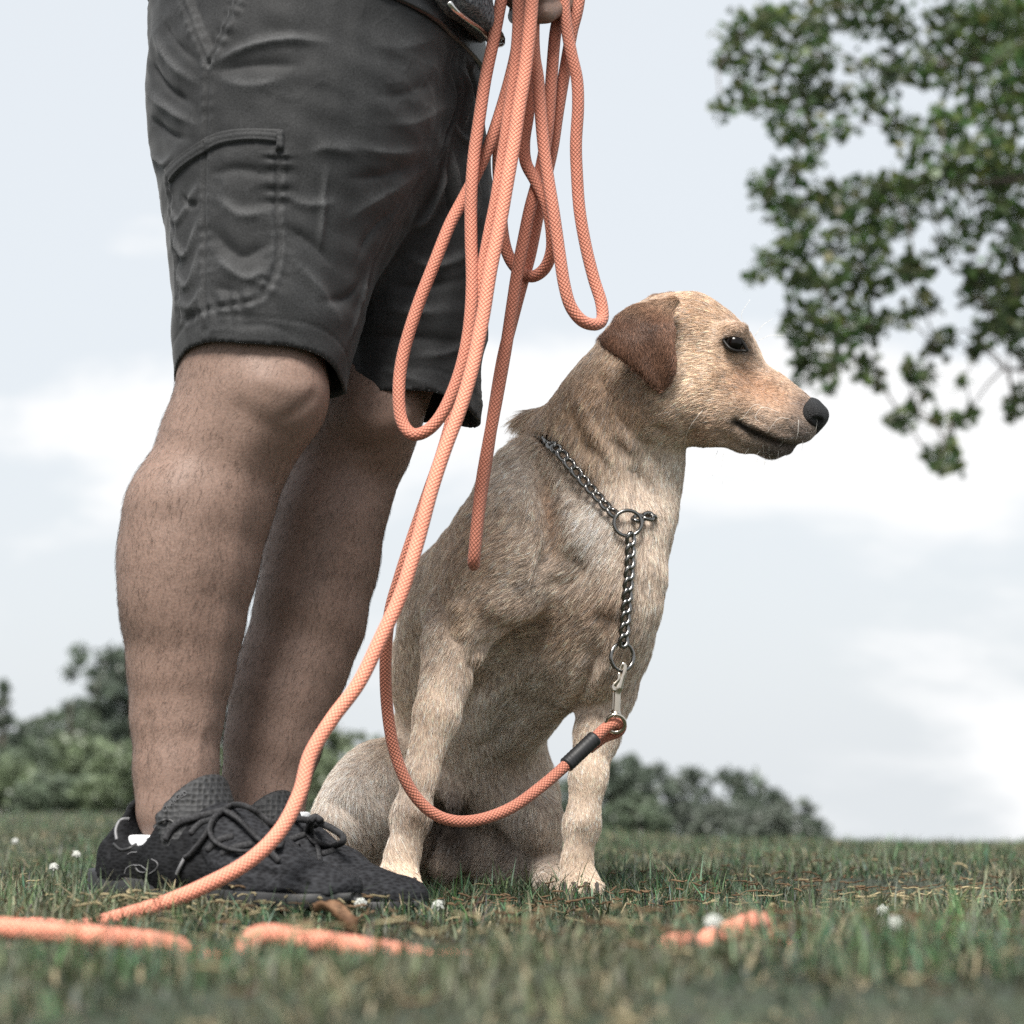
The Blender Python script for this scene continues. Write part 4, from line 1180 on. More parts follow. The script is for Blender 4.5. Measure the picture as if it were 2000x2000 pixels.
    tr_ = n.new('ShaderNodeMapRange'); tr_.inputs['To Min'].default_value = .55; tr_.inputs['To Max'].default_value = 1.35; l.new(at_.outputs['Fac'], tr_.inputs['Value'])
    l.new(mu.outputs[0], r1.inputs['Fac']); l.new(r1.outputs['Color'], mt.inputs[6]); l.new(tr_.outputs['Result'], mt.inputs[7]); l.new(mt.outputs[2], b.inputs['Base Color'])
    bp = n.new('ShaderNodeBump'); bp.inputs['Strength'].default_value = .6; bp.inputs['Distance'].default_value = .001
    l.new(vo.outputs['Distance'], bp.inputs['Height']); l.new(bp.outputs['Normal'], b.inputs['Normal']); b.inputs['Roughness'].default_value = .8; b.inputs['Specular IOR Level'].default_value = .15
    mesh_m, nt, n, l, b = new_mat('tongue_mesh')
    tc = n.new('ShaderNodeTexCoord'); vo = n.new('ShaderNodeTexVoronoi'); vo.inputs['Scale'].default_value = 190; vo.feature = 'F1'; vo.inputs['Randomness'].default_value = .25
    l.new(tc.outputs['Object'], vo.inputs['Vector'])
    r1 = n.new('ShaderNodeValToRGB'); r1.color_ramp.elements[0].position = .28; r1.color_ramp.elements[0].color = (.004, .004, .004, 1); r1.color_ramp.elements[1].position = .42; r1.color_ramp.elements[1].color = (.020, .0205, .022, 1)
    l.new(vo.outputs['Distance'], r1.inputs['Fac']); l.new(r1.outputs['Color'], b.inputs['Base Color'])
    bp = n.new('ShaderNodeBump'); bp.inputs['Strength'].default_value = .9; bp.inputs['Distance'].default_value = .002; l.new(vo.outputs['Distance'], bp.inputs['Height']); l.new(bp.outputs['Normal'], b.inputs['Normal']); b.inputs['Roughness'].default_value = .7
    rubber = simple_mat('sole_rubber', (.013, .0135, .0145), .6)
    rim = simple_mat('shoe_trim', (.018, .018, .019), .5)
    lace_m = noise_mat('lace_cord', (.012, .012, .013), (.040, .040, .043), 500, .8, .4, 900, 3, .3, .0006)
    grey = simple_mat('emblem_grey', (.13, .13, .135), .45)
    white = noise_mat('sock_cotton', (.55, .56, .58), (.75, .76, .78), 300, .95, .4, 700, 3, .1, .001)
    for side, (hx, hy, hY, ang, z0) in enumerate(((202, 1752, 2.165, math.radians(32), .020), (337, 1752, 2.305, math.radians(28), .006))):
        O, t, lf = shoe_frame(hx, hy, hY, ang, z0)
        W = lambda x, y, z: O + t * x + lf * y + UPV * z
        ctr = W(.15, 0, .06)
        e = Field(ctr - np.array([.185, .175, .075]), ctr + np.array([.185, .175, .10]), .0021)
        sq = (lf, 1.16)
        e.cone(W(.044, 0, .034), W(.064, 0, .074), .037, .033, .01, sq=(lf, .95))
        e.cone(W(.046, 0, .036), W(.115, 0, .044), .038, .041, .02)
        e.cone(W(.115, 0, .040), W(.190, 0, .030), .040, .033, .02, sq=(lf, 1.22))
        e.cone(W(.190, 0, .030), W(.245, 0, .022), .033, .022, .015, sq=(lf, 1.50))
        e.cone(W(.245, 0, .022), W(.272, .002, .020), .022, .018, .012, sq=(lf, 1.8))
        e.cone(W(.272, .002, .020), W(.283, .002, .019), .017, .013, .008, sq=(lf, 1.9))
        e.cone(W(.112, 0, .070), W(.150, 0, .060), .034, .029, .02); e.cone(W(.150, 0, .060), W(.205, 0, .034), .028, .023, .025)
        # opening
        e.cone(W(.090, 0, .098), W(.098, 0, .15), .034, .05, .005, op='sub', sq=(t, 1.22)); e.cone(W(.078, 0, .060), W(.090, 0, .10), .026, .034, .006, op='sub')
        e.cone(W(.068, -.06, .079), W(.068, .06, .079), .023, .023, .008, op='sub')
        # sole bed
        zz = e.lo[2] + e.h * np.arange(e.n[2])
        e.A = np.maximum(e.A, (.018 - zz)[None, None, :].astype(np.float32))
        UV_, UQ = e.mesh(); UV_ = smooth_mesh(UV_, UQ, 1, .5); UN = vnormals(UV_, UQ)
        ub = bvh_of(UV_, UQ)
        dsp = .0006 * Noise(70 + side, .03)(UV_)
        if side == 0:
            for path, w_, a_ in [([(400, 1730), (470, 1700), (540, 1705), (600, 1728)], 7, -2.2), ([(470, 1740), (560, 1735), (640, 1745)], 7, 1.6), ([(430, 1690), (500, 1685), (560, 1700)], 8, 1.6), ([(215, 1640), (212, 1690), (196, 1730)], 4, -1.2), ([(330, 1630), (345, 1660), (350, 1700)], 8, 1.0), ([(380, 1650), (400, 1690)], 6, -1.0)]:
                pw = spline(on_surface(ub, path, 0, 2.1), 16); D, S, G = stroke_dist(UV_, pw, .03); dsp += a_ * .0016 * np.exp(-(D / M(w_, 2.1)) ** 2)
        UV_ = UV_ + UN * dsp[:, None]
        shoe = mesh_obj('shoe', UV_, UQ, knit, root)
        ls = (UV_ - O) @ t
        set_attr(shoe, 'tone', np.clip((ls - .150 + .5 * (UV_[:, 2] - .06)) / .035, 0, 1))
        ub = bvh_of(UV_, UQ)
        # sole
        xs = np.linspace(-.004, .298, 40)
        hw = np.interp(xs, [-.004, .004, .02, .05, .10, .15, .21,   .25, .28, .298], [.004, .022, .034, .039, .039, .043, .052, .048, .034, .004])
        ztop = np.interp(xs, [0, .05, .12, .2, .26, .300], [.034, .028, .023, .018, .016, .017]); zbot = np.interp(xs, [0, .02, .2, .26, .300], [.010, 0, 0, .002, .010])
        SVv, SF = [], []
        for x_, w_, zt, zb in zip(xs, hw, ztop, zbot):
            for kk in range(11):
                v_ = kk / 10; zz_ = zb + (zt - zb) * v_
                bul = .0030 * math.sin(math.pi * v_) + .0007 * (-1) ** kk
                SVv.append(W(x_ - (.004 * v_ if x_ < .03 else 0), -(w_ + bul), zz_))
            for kk in range(10, -1, -1):
                v_ = kk / 10; zz_ = zb + (zt - zb) * v_
                bul = .0030 * math.sin(math.pi * v_) + .0007 * (-1) ** kk
                SVv.append(W(x_, w_ + bul, zz_))
        for i in range(len(xs) - 1):
            for a_ in range(22):
                b_ = (a_ + 1) % 22
                SF.append((i * 22 + a_, i * 22 + b_, (i + 1) * 22 + b_, (i + 1) * 22 + a_))
        SF.append(tuple(range(22))); SF.append(tuple((len(xs) - 1) * 22 + a_ for a_ in range(21, -1, -1)))
        mesh_obj('sole', np.array(SVv), SF, rubber, shoe)
        # tongue
        e = Field(W(.13, 0, .10) - .085, W(.13, 0, .10) + .085, .0019)
        for ph in np.radians(np.linspace(-68, 68, 15)):
            zt = .117 - .034 * (abs(ph) / 1.19) ** 2.2
            r0_, r1_ = .062, .047
            e.cone(W(.090 + r0_ * math.cos(ph) * 1.1, r0_ * math.sin(ph) * .72, .058), W(.085 + r1_ * math.cos(ph) * 1.05, r1_ * math.sin(ph) * .92, zt), .0060, .0048, .009)
        TV, TQ = e.mesh(); TV = smooth_mesh(TV, TQ, 2, .5)
        tongue = mesh_obj('tongue', TV, TQ, mesh_m, shoe); tb = bvh_of(TV, TQ)
        # collar edges with a painted highlight, laces and eyelets
        def prj(path, off, yf):
            out = []
            for q in path:
                c_ = [x for x in (hit(ub, q[0], q[1])[0], hit(tb, q[0], q[1])[0]) if x is not None]
                w_ = min(c_, key=lambda v: v[1]) if c_ else P(q[0], q[1], yf)
                w_ = P(q[0], q[1], w_[1] - off - (q[2] if len(q) > 2 else 0))
                out.append(w_)
            return spline(out, 10 * len(path))
        if side == 0:
            Lc = [([(322, 1640), (332, 1622), (352, 1606), (392, 1594), (437, 1583)], .0024, .003), ([(437, 1583), (418, 1602), (398, 1636), (372, 1668), (360, 1676)], .0024, .004),
                  ([(437, 1583), (455, 1573), (480, 1575), (508, 1592), (530, 1612), (548, 1636), (540, 1655), (505, 1640), (470, 1605), (437, 1584)], .0024, .010),
                  ([(437, 1583), (418, 1598), (410, 1622), (422, 1645), (455, 1660), (490, 1662), (516, 1650)], .0024, .007), ([(437, 1583), (470, 1604), (505, 1640), (545, 1682)], .0023, .006),
                  ([(372, 1628), (392, 1608), (420, 1600)], .0022, .002), ([(432, 1668), (460, 1655), (492, 1648)], .0023, .002), ([(404, 1660), (430, 1640), (455, 1634)], .0023, .002), ([(452, 1690), (478, 1676), (505, 1668)], .0023, .002)]
            yf = 2.03
        else:
            Lc = [([(530, 1606), (570, 1600), (606, 1602)], .0024, .003), ([(606, 1602), (640, 1614), (668, 1632), (668, 1645), (650, 1652), (622, 1645), (604, 1622), (606, 1602)], .0024, .010), ([(606, 1602), (600, 1625), (618, 1648), (652, 1650)], .0024, .006),
                  ([(606, 1602), (612, 1632), (622, 1660), (626, 1695)], .0024, .004), ([(566, 1640), (590, 1632), (612, 1626)], .0023, .002), ([(630, 1668), (650, 1662), (664, 1658)], .0023, .002), ([(570, 1645), (566, 1655), (585, 1648)], .002, .002), ([(606, 1602), (616, 1596), (626, 1604), (616, 1614)], .0026, .012)]
            yf = 2.18
        for pth, r_, off in Lc:
            tube('lace', prj(pth, off, yf), r_ * 1.15, lace_m, shoe, 8, flat=(1.25, .75))
        if side == 0:
            tube('lace_tip', prj([(360, 1676), (352, 1692), (345, 1708)], .004, 2.05), .0017, grey, shoe, 8)
            tube('collar_edge', prj([(222, 1648), (238, 1660), (262, 1652), (290, 1626), (312, 1606), (330, 1601), (346, 1612)], .0, 2.1), .0016, rim, shoe, 8)
            tube('collar_edge', prj([(228, 1640), (226, 1622), (232, 1606), (240, 1600), (252, 1599)], .0, 2.14), .0016, grey, shoe, 8)  # light grey strip stands in for the rim highlight on the heel collar
            EV = []
            for pth in ([(249, 669), (256, 665), (267, 664.5)], [(243, 707), (247, 696), (258, 690), (268, 690)], [(263, 691), (273, 690), (281, 695), (288, 700)], [(265, 695), (271, 702), (281, 704), (288, 699)], [(295.5, 678), (305, 683), (308, 690), (303, 699), (291, 707)]):
                EV.append(tube_data(prj([(x, y + 1000) for x, y in pth], .0002, 2.1), .00055, 6)[:2])
            Vv, Ff = merge(EV); mesh_obj('emblem', Vv, Ff, grey, shoe)
            pw = prj([(286, 1634), (289, 1630), (291, 1634), (289, 1639), (286, 1637)], .0004, 2.1); tube('eyelet', pw, .0012, grey, shoe, 6)
            # lettering along the tongue edge
            fcv = bpy.data.curves.new('lettering', 'FONT'); fcv.body = 'CHARGED'; fcv.size = .0085; fcv.extrude = .0004; fcv.space_character = 1.1
            tmp = bpy.data.objects.new('lettering', fcv); COL.objects.link(tmp)
            dg = bpy.context.evaluated_depsgraph_get(); me = bpy.data.meshes.new_from_object(tmp.evaluated_get(dg)); bpy.data.objects.remove(tmp)
            Lv = np.array([v.co[:] for v in me.vertices]); wid = Lv[:, 0].max()
            pth = prj([(318, 1583), (335, 1567), (350, 1554), (364, 1547)], .0012, 2.06)
            s_ = np.concatenate([[0], np.cumsum(np.linalg.norm(np.diff(pth, axis=0), axis=1))])
            newv = []
            for v in Lv:
                q = np.array([np.interp(v[0] / wid * s_[-1], s_, pth[:, k_]) for k_ in range(3)])
                newv.append(q + np.array([-.42, 0, .9]) * (v[1] - .003) * .8 + np.array([0, -1, 0]) * v[2])
            mesh_obj('lettering', np.array(newv), [tuple(p_.vertices) for p_ in me.polygons], grey, shoe, False)
        # sock edge
        c_ = W(.100, 0, .076)
        sr = []
        sk = Field(c_ - .07, c_ + .07, .003)
        if side == 0: sk.cone(P(344, 1560, 2.14), P(340, 1660, 2.14), M(90, 2.14), M(94, 2.14), .01)
        else: sk.cone(P(515, 1540, 2.28), P(514, 1640, 2.275), M(90, 2.28), M(92, 2.28), .01)
        zz = sk.lo[2] + sk.h * np.arange(sk.n[2])
        xx = (sk.lo[0] + sk.h * np.arange(sk.n[0]))[:, None, None]; 
        lim = .086 if side == 0 else .107
        sk.A = np.maximum(sk.A, (zz - lim)[None, None, :].astype(np.float32)); sk.A = np.maximum(sk.A, (.03 - zz)[None, None, :].astype(np.float32))
        KV, KQ = sk.mesh(); mesh_obj('sock', smooth_mesh(KV, KQ, 1, .5), KQ, white, root)
    return root, (SV, SQ)
# ================================================================== the dog
DOG_OUT = [(1232,592),(1275,569),(1337,569),(1373,581),(1417,601),(1449,627),(1482,667),(1489,688),(1514,717),(1543,743),(1576,764)]

def build_dog():
    root = empty('dog', P(900, 1745, 2.6), 'yellow dog with brown ears and black nose sitting on the grass, head in profile', 'dog')
    f = Field((-0.27, 2.24, 0.0 - 0.02), (0.36, 2.98, 0.72), 0.0027)
    B = lambda px, py, Y, r, k=0.03, **kw: f.ball(P(px, py, Y), M(r, Y), k, **kw)
    def C(pts, k=0.03, **kw):
        for (ax, ay, aY, ar), (bx, by, bY, br) in zip(pts[:-1], pts[1:]):
            f.cone(P(ax, ay, aY), P(bx, by, bY), M(ar, aY), M(br, bY), k, **kw)
    # trunk, rump to withers
    C([(866, 1590, 2.84, 118), (892, 1470, 2.82, 130), (942, 1340, 2.755, 146), (992, 1230, 2.675, 156), (1044, 1130, 2.58, 170), (1086, 1030, 2.56, 162), (1120, 965, 2.55, 150)], 0.03)
    # back line and flank
    C([(866, 1300, 2.74, 108), (905, 1180, 2.69, 106), (970, 1060, 2.63, 94)], 0.04)
    # breast and brisket
    B(1190, 1130, 2.48, 104, 0.05); B(1194, 1035, 2.49, 104, 0.05); B(1183, 1215, 2.49, 92, 0.05); B(1150, 1290, 2.52, 84, 0.05)
    C([(1112, 1300, 2.565, 80), (1008, 1385, 2.655, 66), (950, 1462, 2.725, 72)], 0.04)
    # near shoulder and upper arm
    C([(1016, 945, 2.51, 62), (990, 1045, 2.475, 80), (952, 1130, 2.455, 84)], 0.045)
    C([(972, 1120, 2.445, 84), (885, 1262, 2.445, 62)], 0.035)
    B(872, 1200, 2.48, 50, 0.03)
    # near foreleg
    C([(884, 1268, 2.435, 60), (853, 1395, 2.405, 45), (820, 1515, 2.395, 35), (805, 1592, 2.393, 39), (787, 1668, 2.39, 33), (778, 1712, 2.38, 39)], 0.012)
    for dx, dy in ((-30, 26), (-9, 30), (13, 29), (32, 24)):
        C([(776 + dx * .55, 1708, 2.385, 22), (776 + dx, 1714 + dy * .62, 2.345, 18)], 0.010)
    # far shoulder and foreleg
    C([(1215, 1150, 2.53, 85), (1196, 1260, 2.55, 76), (1182, 1345, 2.56, 60), (1166, 1435, 2.535, 44), (1149, 1518, 2.52, 36), (1137, 1612, 2.515, 35), (1127, 1683, 2.51, 29), (1130, 1722, 2.50, 34)], 0.014)
    for dx, dy in ((-30, 24), (-10, 29), (13, 29), (34, 24)):
        C([(1130 + dx * .55, 1716, 2.50, 20), (1132 + dx, 1722 + dy * .62, 2.46, 17)], 0.010)
    # haunches
    B(708, 1574, 2.68, 84, 0.05); B(740, 1532, 2.74, 84, 0.05); B(680, 1610, 2.655, 60, 0.03)
    C([(676, 1615, 2.65, 56), (735, 1690, 2.78, 34)], 0.03); C([(735, 1705, 2.76, 30), (660, 1728, 2.60, 27), (630, 1728, 2.55, 26)], 0.015)
    B(1012, 1560, 2.735, 84, 0.05); B(962, 1525, 2.77, 84, 0.05); B(1045, 1605, 2.69, 52, 0.03)
    C([(1050, 1600, 2.67, 46), (1070, 1690, 2.70, 32)], 0.02); C([(1066, 1700, 2.70, 32), (1078, 1722, 2.60, 28), (1072, 1728, 2.55, 27)], 0.015)
    B(870, 1650, 2.83, 92, 0.03)
    C([(884, 1540, 2.72, 30), (886, 1572, 2.69, 13)], 0.018)
    C([(868, 1690, 2.74, 34), (880, 1660, 2.74, 30)], 0.02)
    C([(935, 1640, 2.80, 84), (985, 1680, 2.765, 60), (1020, 1700, 2.74, 44)], 0.03)
    # tail lying behind
    C([(800, 1700, 2.92, 34), (690, 1735, 2.95, 22), (580, 1740, 2.93, 10)], 0.02)
    # neck
    C([(1135, 985, 2.55, 150), (1178, 885, 2.52, 137), (1212, 800, 2.495, 112), (1250, 715, 2.48, 98)], 0.03)
    C([(1085, 832, 2.55, 50), (1036, 826, 2.555, 20), (1008, 824, 2.558, 9)], 0.02)
    C([(1284, 900, 2.49, 44), (1274, 1000, 2.49, 38)], 0.04)
    C([(985, 846, 2.56, 11), (1030, 846, 2.52, 9), (1075, 862, 2.47, 7)], 0.012, op='sub')
    # skull, brow, cheek
    hy = (0, 1, 0)
    C([(1300, 672, 2.475, 97), (1340, 673, 2.47, 98)], 0.03)
    C([(1345, 667, 2.465, 84), (1396, 682, 2.46, 70)], 0.03)
    B(1425, 706, 2.455, 62, 0.02); B(1444, 694, 2.505, 32, 0.02); B(1436, 652, 2.415, 25, 0.02)
    B(1345, 770, 2.45, 82, 0.03); C([(1290, 780, 2.44, 70), (1390, 790, 2.45, 66)], 0.03)
    # muzzle: upper jaw with flews, lower jaw
    C([(1434, 746, 2.455, 70), (1500, 781, 2.455, 54), (1548, 806, 2.45, 42), (1572, 817, 2.448, 37)], 0.016, sq=(hy, 0.85))
    C([(1450, 790, 2.43, 44), (1510, 822, 2.430, 35), (1560, 841, 2.438, 27)], 0.016)
    C([(1450, 790, 2.48, 44), (1510, 822, 2.480, 35), (1560, 841, 2.464, 27)], 0.016)
    C([(1400, 815, 2.45, 66), (1450, 838, 2.45, 44), (1505, 864, 2.452, 31), (1538, 874, 2.452, 17)], 0.012, sq=(hy, 1.15))
    f.A += 0.002
    # mouth line, eye pits
    for sg in (-1, 1):
        C([(1441, 825, 2.452 + sg * .040, 6), (1475, 845, 2.452 + sg * .036, 6.5), (1512, 860, 2.452 + sg * .030, 5), (1560, 875, 2.452 + sg * .018, 3.5)], 0.005, op='sub', sq=(hy, 3.2))
    eY = 2.407
    B(1434, 671, eY - .001, 16, 0.012, op='sub')
    B(1456, 671, 2.503, 16, 0.012, op='sub')
    V, Q = f.mesh()
    V = smooth_mesh(V, Q, 2, 0.45)
    N = vnormals(V, Q)
    bvh = bvh_of(V, Q)
    # muscle and skin folds: (pixel path, width px, height mm)
    folds = [([(850, 1150), (862, 1195), (876, 1235), (900, 1268)], 13, -6), ([(890, 1165), (905, 1215), (900, 1250)], 18, 4),
             ([(1040, 900), (1062, 950), (1078, 1010), (1072, 1080), (1040, 1140)], 17, -7), ([(985, 935), (1010, 985), (1035, 1030)], 26, 4), ([(1100, 960), (1120, 1030), (1125, 1090)], 24, 5), ([(1150, 1090), (1120, 1130), (1070, 1150)], 16, -4),
             ([(1120, 900), (1130, 960), (1120, 1020)], 22, -3), ([(965, 1245), (1010, 1215), (1080, 1235)], 20, -5),
             ([(930, 1150), (985, 1185), (1060, 1190)], 30, 5), ([(1190, 1180), (1180, 1240), (1140, 1300)], 26, -5),
             ([(918, 1390), (930, 1345), (925, 1300), (950, 1262), (1000, 1240)], 17, -4.5), ([(1120, 1385), (1150, 1320), (1180, 1270)], 14, -6),
             ([(940, 1390), (1010, 1330), (1080, 1290)], 26, 4), ([(905, 1470), (990, 1420), (1075, 1340)], 18, -3),
             ([(1170, 720), (1190, 790), (1225, 850)], 14, -4), ([(1185, 770), (1215, 840), (1250, 880)], 10, 3),
             ([(1245, 770), (1290, 840), (1340, 885)], 14, -4), ([(1225, 900), (1260, 945), (1290, 990)], 16, -3),
             ([(1110, 790), (1130, 850), (1165, 900)], 16, -3), ([(1135, 770), (1160, 840), (1200, 900)], 12, 3),
             ([(1405, 668), (1425, 654), (1446, 658), (1460, 676), (1470, 688)], 7, 3.2), ([(1408, 676), (1425, 690), (1450, 696)], 7, 1.8),
             ([(1415, 640), (1445, 640), (1470, 660)], 12, 3), ([(1480, 700), (1470, 740), (1490, 780)], 22, -2.5),
             ([(1380, 720), (1420, 740), (1440, 770)], 22, 2.0), ([(1445, 815), (1478, 832), (1515, 847), (1555, 860)], 9, 2.0),
             ([(1395, 850), (1430, 862), (1470, 880)], 10, -2.0), ([(1330, 800), (1350, 850), (1390, 875)], 14, -3),
             ([(1052, 845), (1092, 880), (1145, 947), (1195, 1006)], 13, -3.0),
             ([(640, 1560), (700, 1600), (720, 1660)], 18, -5), ([(700, 1480), (735, 1530), (745, 1590)], 20, -4),
             ([(960, 1600), (985, 1650), (985, 1710)], 20, -6), ([(1030, 1530), (1050, 1600), (1060, 1660)], 18, 4),
             ([(800, 1575), (830, 1590)], 16, 2.5), ([(1120, 1600), (1150, 1610)], 14, 2)]
    disp = np.zeros(len(V))
    for path, w, a in folds:
        pw = spline(on_surface(bvh, path), 24)
        ww = M(w, 2.5)
        D, S, G = stroke_dist(V, pw, ww * 3)
        front = np.clip(-N[:, 1] + 0.45, 0, 1)
        L = np.linalg.norm(np.diff(pw, axis=0), axis=1).sum()
        fade = np.clip(np.minimum(S, L - S) / (L * 0.25) + 0.15, 0, 1)
        disp += a * 0.00155 * np.exp(-(D / ww) ** 2) * front * fade
    nz = Noise(3, 0.05)
    disp += nz(V) * 0.0008 * np.clip((V[:, 2] - .26) / .06, 0, 1) * (V[:, 2] < 0.52)
    V = V + N * disp[:, None]
    N = vnormals(V, Q)
    px = to_px(V)

    # coat colours (hair tones, with some shade around the legs painted in)
    def coat(px, V):
        base = np.array([0.53, 0.445, 0.355])
        c = np.tile(base, (len(px), 1))
        def blob(x, y, rx, ry, col, w=1.0, rot=0.0, hard=1.0):
            nonlocal c
            dx, dy = px[:, 0] - x, px[:, 1] - y
            ca, sa = math.cos(rot), math.sin(rot)
            u, v = (dx * ca + dy * sa) / rx, (-dx * sa + dy * ca) / ry
            k = w * np.exp(-np.power(u * u + v * v, hard))
            c = c * (1 - k[:, None]) + np.array(col) * k[:, None]
        tan = (0.40, 0.295, 0.20); lite = (0.66, 0.58, 0.48); red = (0.34, 0.205, 0.125); white = (0.70, 0.64, 0.56)
        blob(1340, 720, 190, 190, (0.47, 0.355, 0.25), 0.85)                 # head
        blob(1350, 600, 120, 60, (0.37, 0.25, 0.155), 0.7)
        blob(1380, 730, 70, 70, (0.50, 0.385, 0.27), 0.7)
        blob(1500, 762, 85, 42, red, 0.9, 0.6)
        blob(1455, 760, 50, 36, red, 0.5)
        blob(1380, 850, 70, 40, (0.34, 0.22, 0.14), 0.7)
        blob(1462, 640, 40, 34, (0.26, 0.17, 0.12), 0.55)
        blob(1478, 690, 16, 44, (0.50, 0.41, 0.32), 0.7, -0.5)
        blob(1463, 690, 18, 16, (0.13, 0.095, 0.075), 0.7)
        blob(1437, 671, 28, 18, (0.05, 0.037, 0.03), 0.92, 0.35, 2)           # rim of the eye
        blob(1100, 800, 90, 70, tan, 0.8, -0.6)                              # nape
        blob(1160, 760, 46, 90, (0.35, 0.24, 0.155), 0.6, 0.5)
        blob(1150, 880, 40, 90, (0.38, 0.27, 0.17), 0.6, -0.3)
        blob(1230, 800, 70, 60, (0.33, 0.22, 0.14), 0.6)
        blob(1300, 930, 60, 80, lite, 0.6)
        blob(1160, 1030, 44, 62, white, 0.9)                                # pale breast
        blob(1110, 960, 40, 90, lite, 0.5, -0.5)
        blob(930, 1060, 85, 115, tan, 0.8, 0.4)                              # shoulder
        blob(1010, 930, 70, 60, lite, 0.6)
        blob(1075, 1000, 20, 80, (0.34, 0.22, 0.135), 0.8, -0.15)
        blob(1010, 1200, 110, 30, (0.39, 0.275, 0.18), 0.5)
        blob(1180, 1190, 44, 46, (0.32, 0.215, 0.14), 0.6)
        blob(985, 1390, 150, 70, (0.60, 0.54, 0.45), 0.8, -0.7)
        blob(845, 1420, 62, 150, (0.66, 0.53, 0.40), 0.7)
        blob(800, 1590, 30, 26, (0.33, 0.235, 0.16), 0.45)
        blob(790, 1690, 60, 50, (0.58, 0.46, 0.33), 0.6)
        blob(1150, 1500, 50, 160, (0.66, 0.54, 0.41), 0.7)
        blob(1130, 1690, 50, 60, (0.60, 0.48, 0.35), 0.7)
        blob(680, 1540, 90, 90, white, 0.75)
        blob(1000, 1650, 80, 100, (0.40, 0.355, 0.30), 0.8)  # inner thigh: shade put into the coat colour
        blob(930, 1300, 50, 34, (0.40, 0.31, 0.22), 0.6, 0.5)
        blob(775, 1330, 34, 130, (0.44, 0.35, 0.26), 0.7, 0.2)
        blob(1090, 1255, 80, 26, (0.37, 0.275, 0.19), 0.6, -0.1)
        blob(900, 1205, 22, 60, (0.40, 0.30, 0.20), 0.6, -0.5)
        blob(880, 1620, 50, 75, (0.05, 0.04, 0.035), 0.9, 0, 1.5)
        blob(886, 1572, 18, 18, (0.22, 0.18, 0.15), 0.8)
        # lips and muzzle end
        mp = np.array([(1438, 824), (1471, 843), (1507, 858), (1558, 874)], float)
        d = np.full(len(px), 1e9)
        for a, b in zip(mp[:-1], mp[1:]):
            ab = b - a; t = np.clip(((px - a) @ ab) / (ab @ ab), 0, 1)
            d = np.minimum(d, np.linalg.norm(px - a - ab * t[:, None], axis=1))
        head = (px[:, 1] < 920) & (px[:, 0] > 1400)
        k = np.where(head, np.exp(-(d / 11) ** 2), 0)[:, None]
        c = c * (1 - k) + np.array([0.012, 0.011, 0.011]) * k
        blob(1525, 886, 70, 26, (0.075, 0.062, 0.057), 0.9, 0.2)
        blob(1568, 842, 40, 40, (0.075, 0.066, 0.062), 0.85)
        blob(1515, 838, 50, 16, (0.22, 0.16, 0.12), 0.6, 0.5)
        blob(1570, 786, 22, 26, (0.13, 0.095, 0.078), 0.8, 0.6)
        return np.clip(c * np.array([1.25, 1.19, 1.20]), 0, .85)
    cv = coat(px, V)
    skin = attr_mat('dog_coat', 'col', 0.75, 0.2, 0.4, 160, 0.002)
    body = mesh_obj('body', V, Q, skin, root)
    set_attr(body, 'col', cv * 0.8, 'COLOR')

    # ---------------- fur flow: (pixel, direction right/down)
    flow = [(1600, 800, -1, -.35), (1540, 780, -1, -.45), (1500, 800, -1, -.1), (1460, 740, -1, -.25), (1400, 620, -1, -.2), (1440, 640, -.6, -.7), (1340, 590, -1, .1),
            (1400, 700, -1, .05), (1400, 760, -1, .15), (1340, 740, -.8, .5), (1350, 800, -.9, .55), (1480, 880, -1, -.15), (1400, 860, -1, .1), (1560, 870, -1, .2), (1340, 860, -.6, .8),
            (1240, 600, -.8, .3), (1200, 720, -.7, .9), (1120, 750, -.75, .75), (1050, 810, -.9, .35), (1100, 830, -.6, .9), (1200, 850, -.2, 1), (1290, 900, .1, 1), (1230, 950, -.1, 1),
            (1150, 930, -.2, 1), (1310, 1000, .2, 1), (1300, 1120, .15, 1), (1200, 1010, -.4, .9), (1150, 1050, -.8, .6), (1060, 1050, -.8, .7), (1000, 950, -.6, .9), (920, 1010, -.7, .9),
            (1100, 1140, -.95, .35), (1020, 1160, -1, .2), (930, 1120, -.85, .5), (860, 1150, -.6, 1), (1200, 1150, -.2, 1), (1260, 1200, .1, 1), (1150, 1200, -.8, .5), (1080, 1230, -.9, .45),
            (1000, 1240, -.9, .3), (930, 1230, -.6, .8), (880, 1280, -.3, 1), (1100, 1310, -.75, .8), (1000, 1380, -.6, 1), (930, 1450, -.4, 1), (880, 1510, -.3, 1), (1060, 1430, -.6, .6),
            (850, 1400, .05, 1), (815, 1520, .05, 1), (800, 1600, .25, 1), (775, 1700, .2, 1), (1180, 1350, .05, 1), (1160, 1450, .05, 1), (1135, 1600, .05, 1), (1130, 1710, .1, 1),
            (800, 1250, -.2, 1), (790, 1340, -.2, 1), (760, 1430, -.35, 1), (850, 1060, -.5, 1), (700, 1450, -.75, .6), (640, 1520, -.3, 1), (620, 1600, .2, 1), (700, 1560, .35, .9), (730, 1640, .8, .5),
            (760, 1540, -.5, .8), (960, 1560, .3, 1), (1040, 1500, .5, .8), (1080, 1560, .4, 1), (1000, 1640, -.5, .9), (930, 1700, -.7, .7), (1060, 1680, -.1, 1), (880, 1700, -.4, .9)]
    fp = np.array([q[:2] for q in flow], float)
    fd = np.array([[q[2], 0.0, -q[3]] for q in flow]); fd /= np.linalg.norm(fd, axis=1)[:, None]

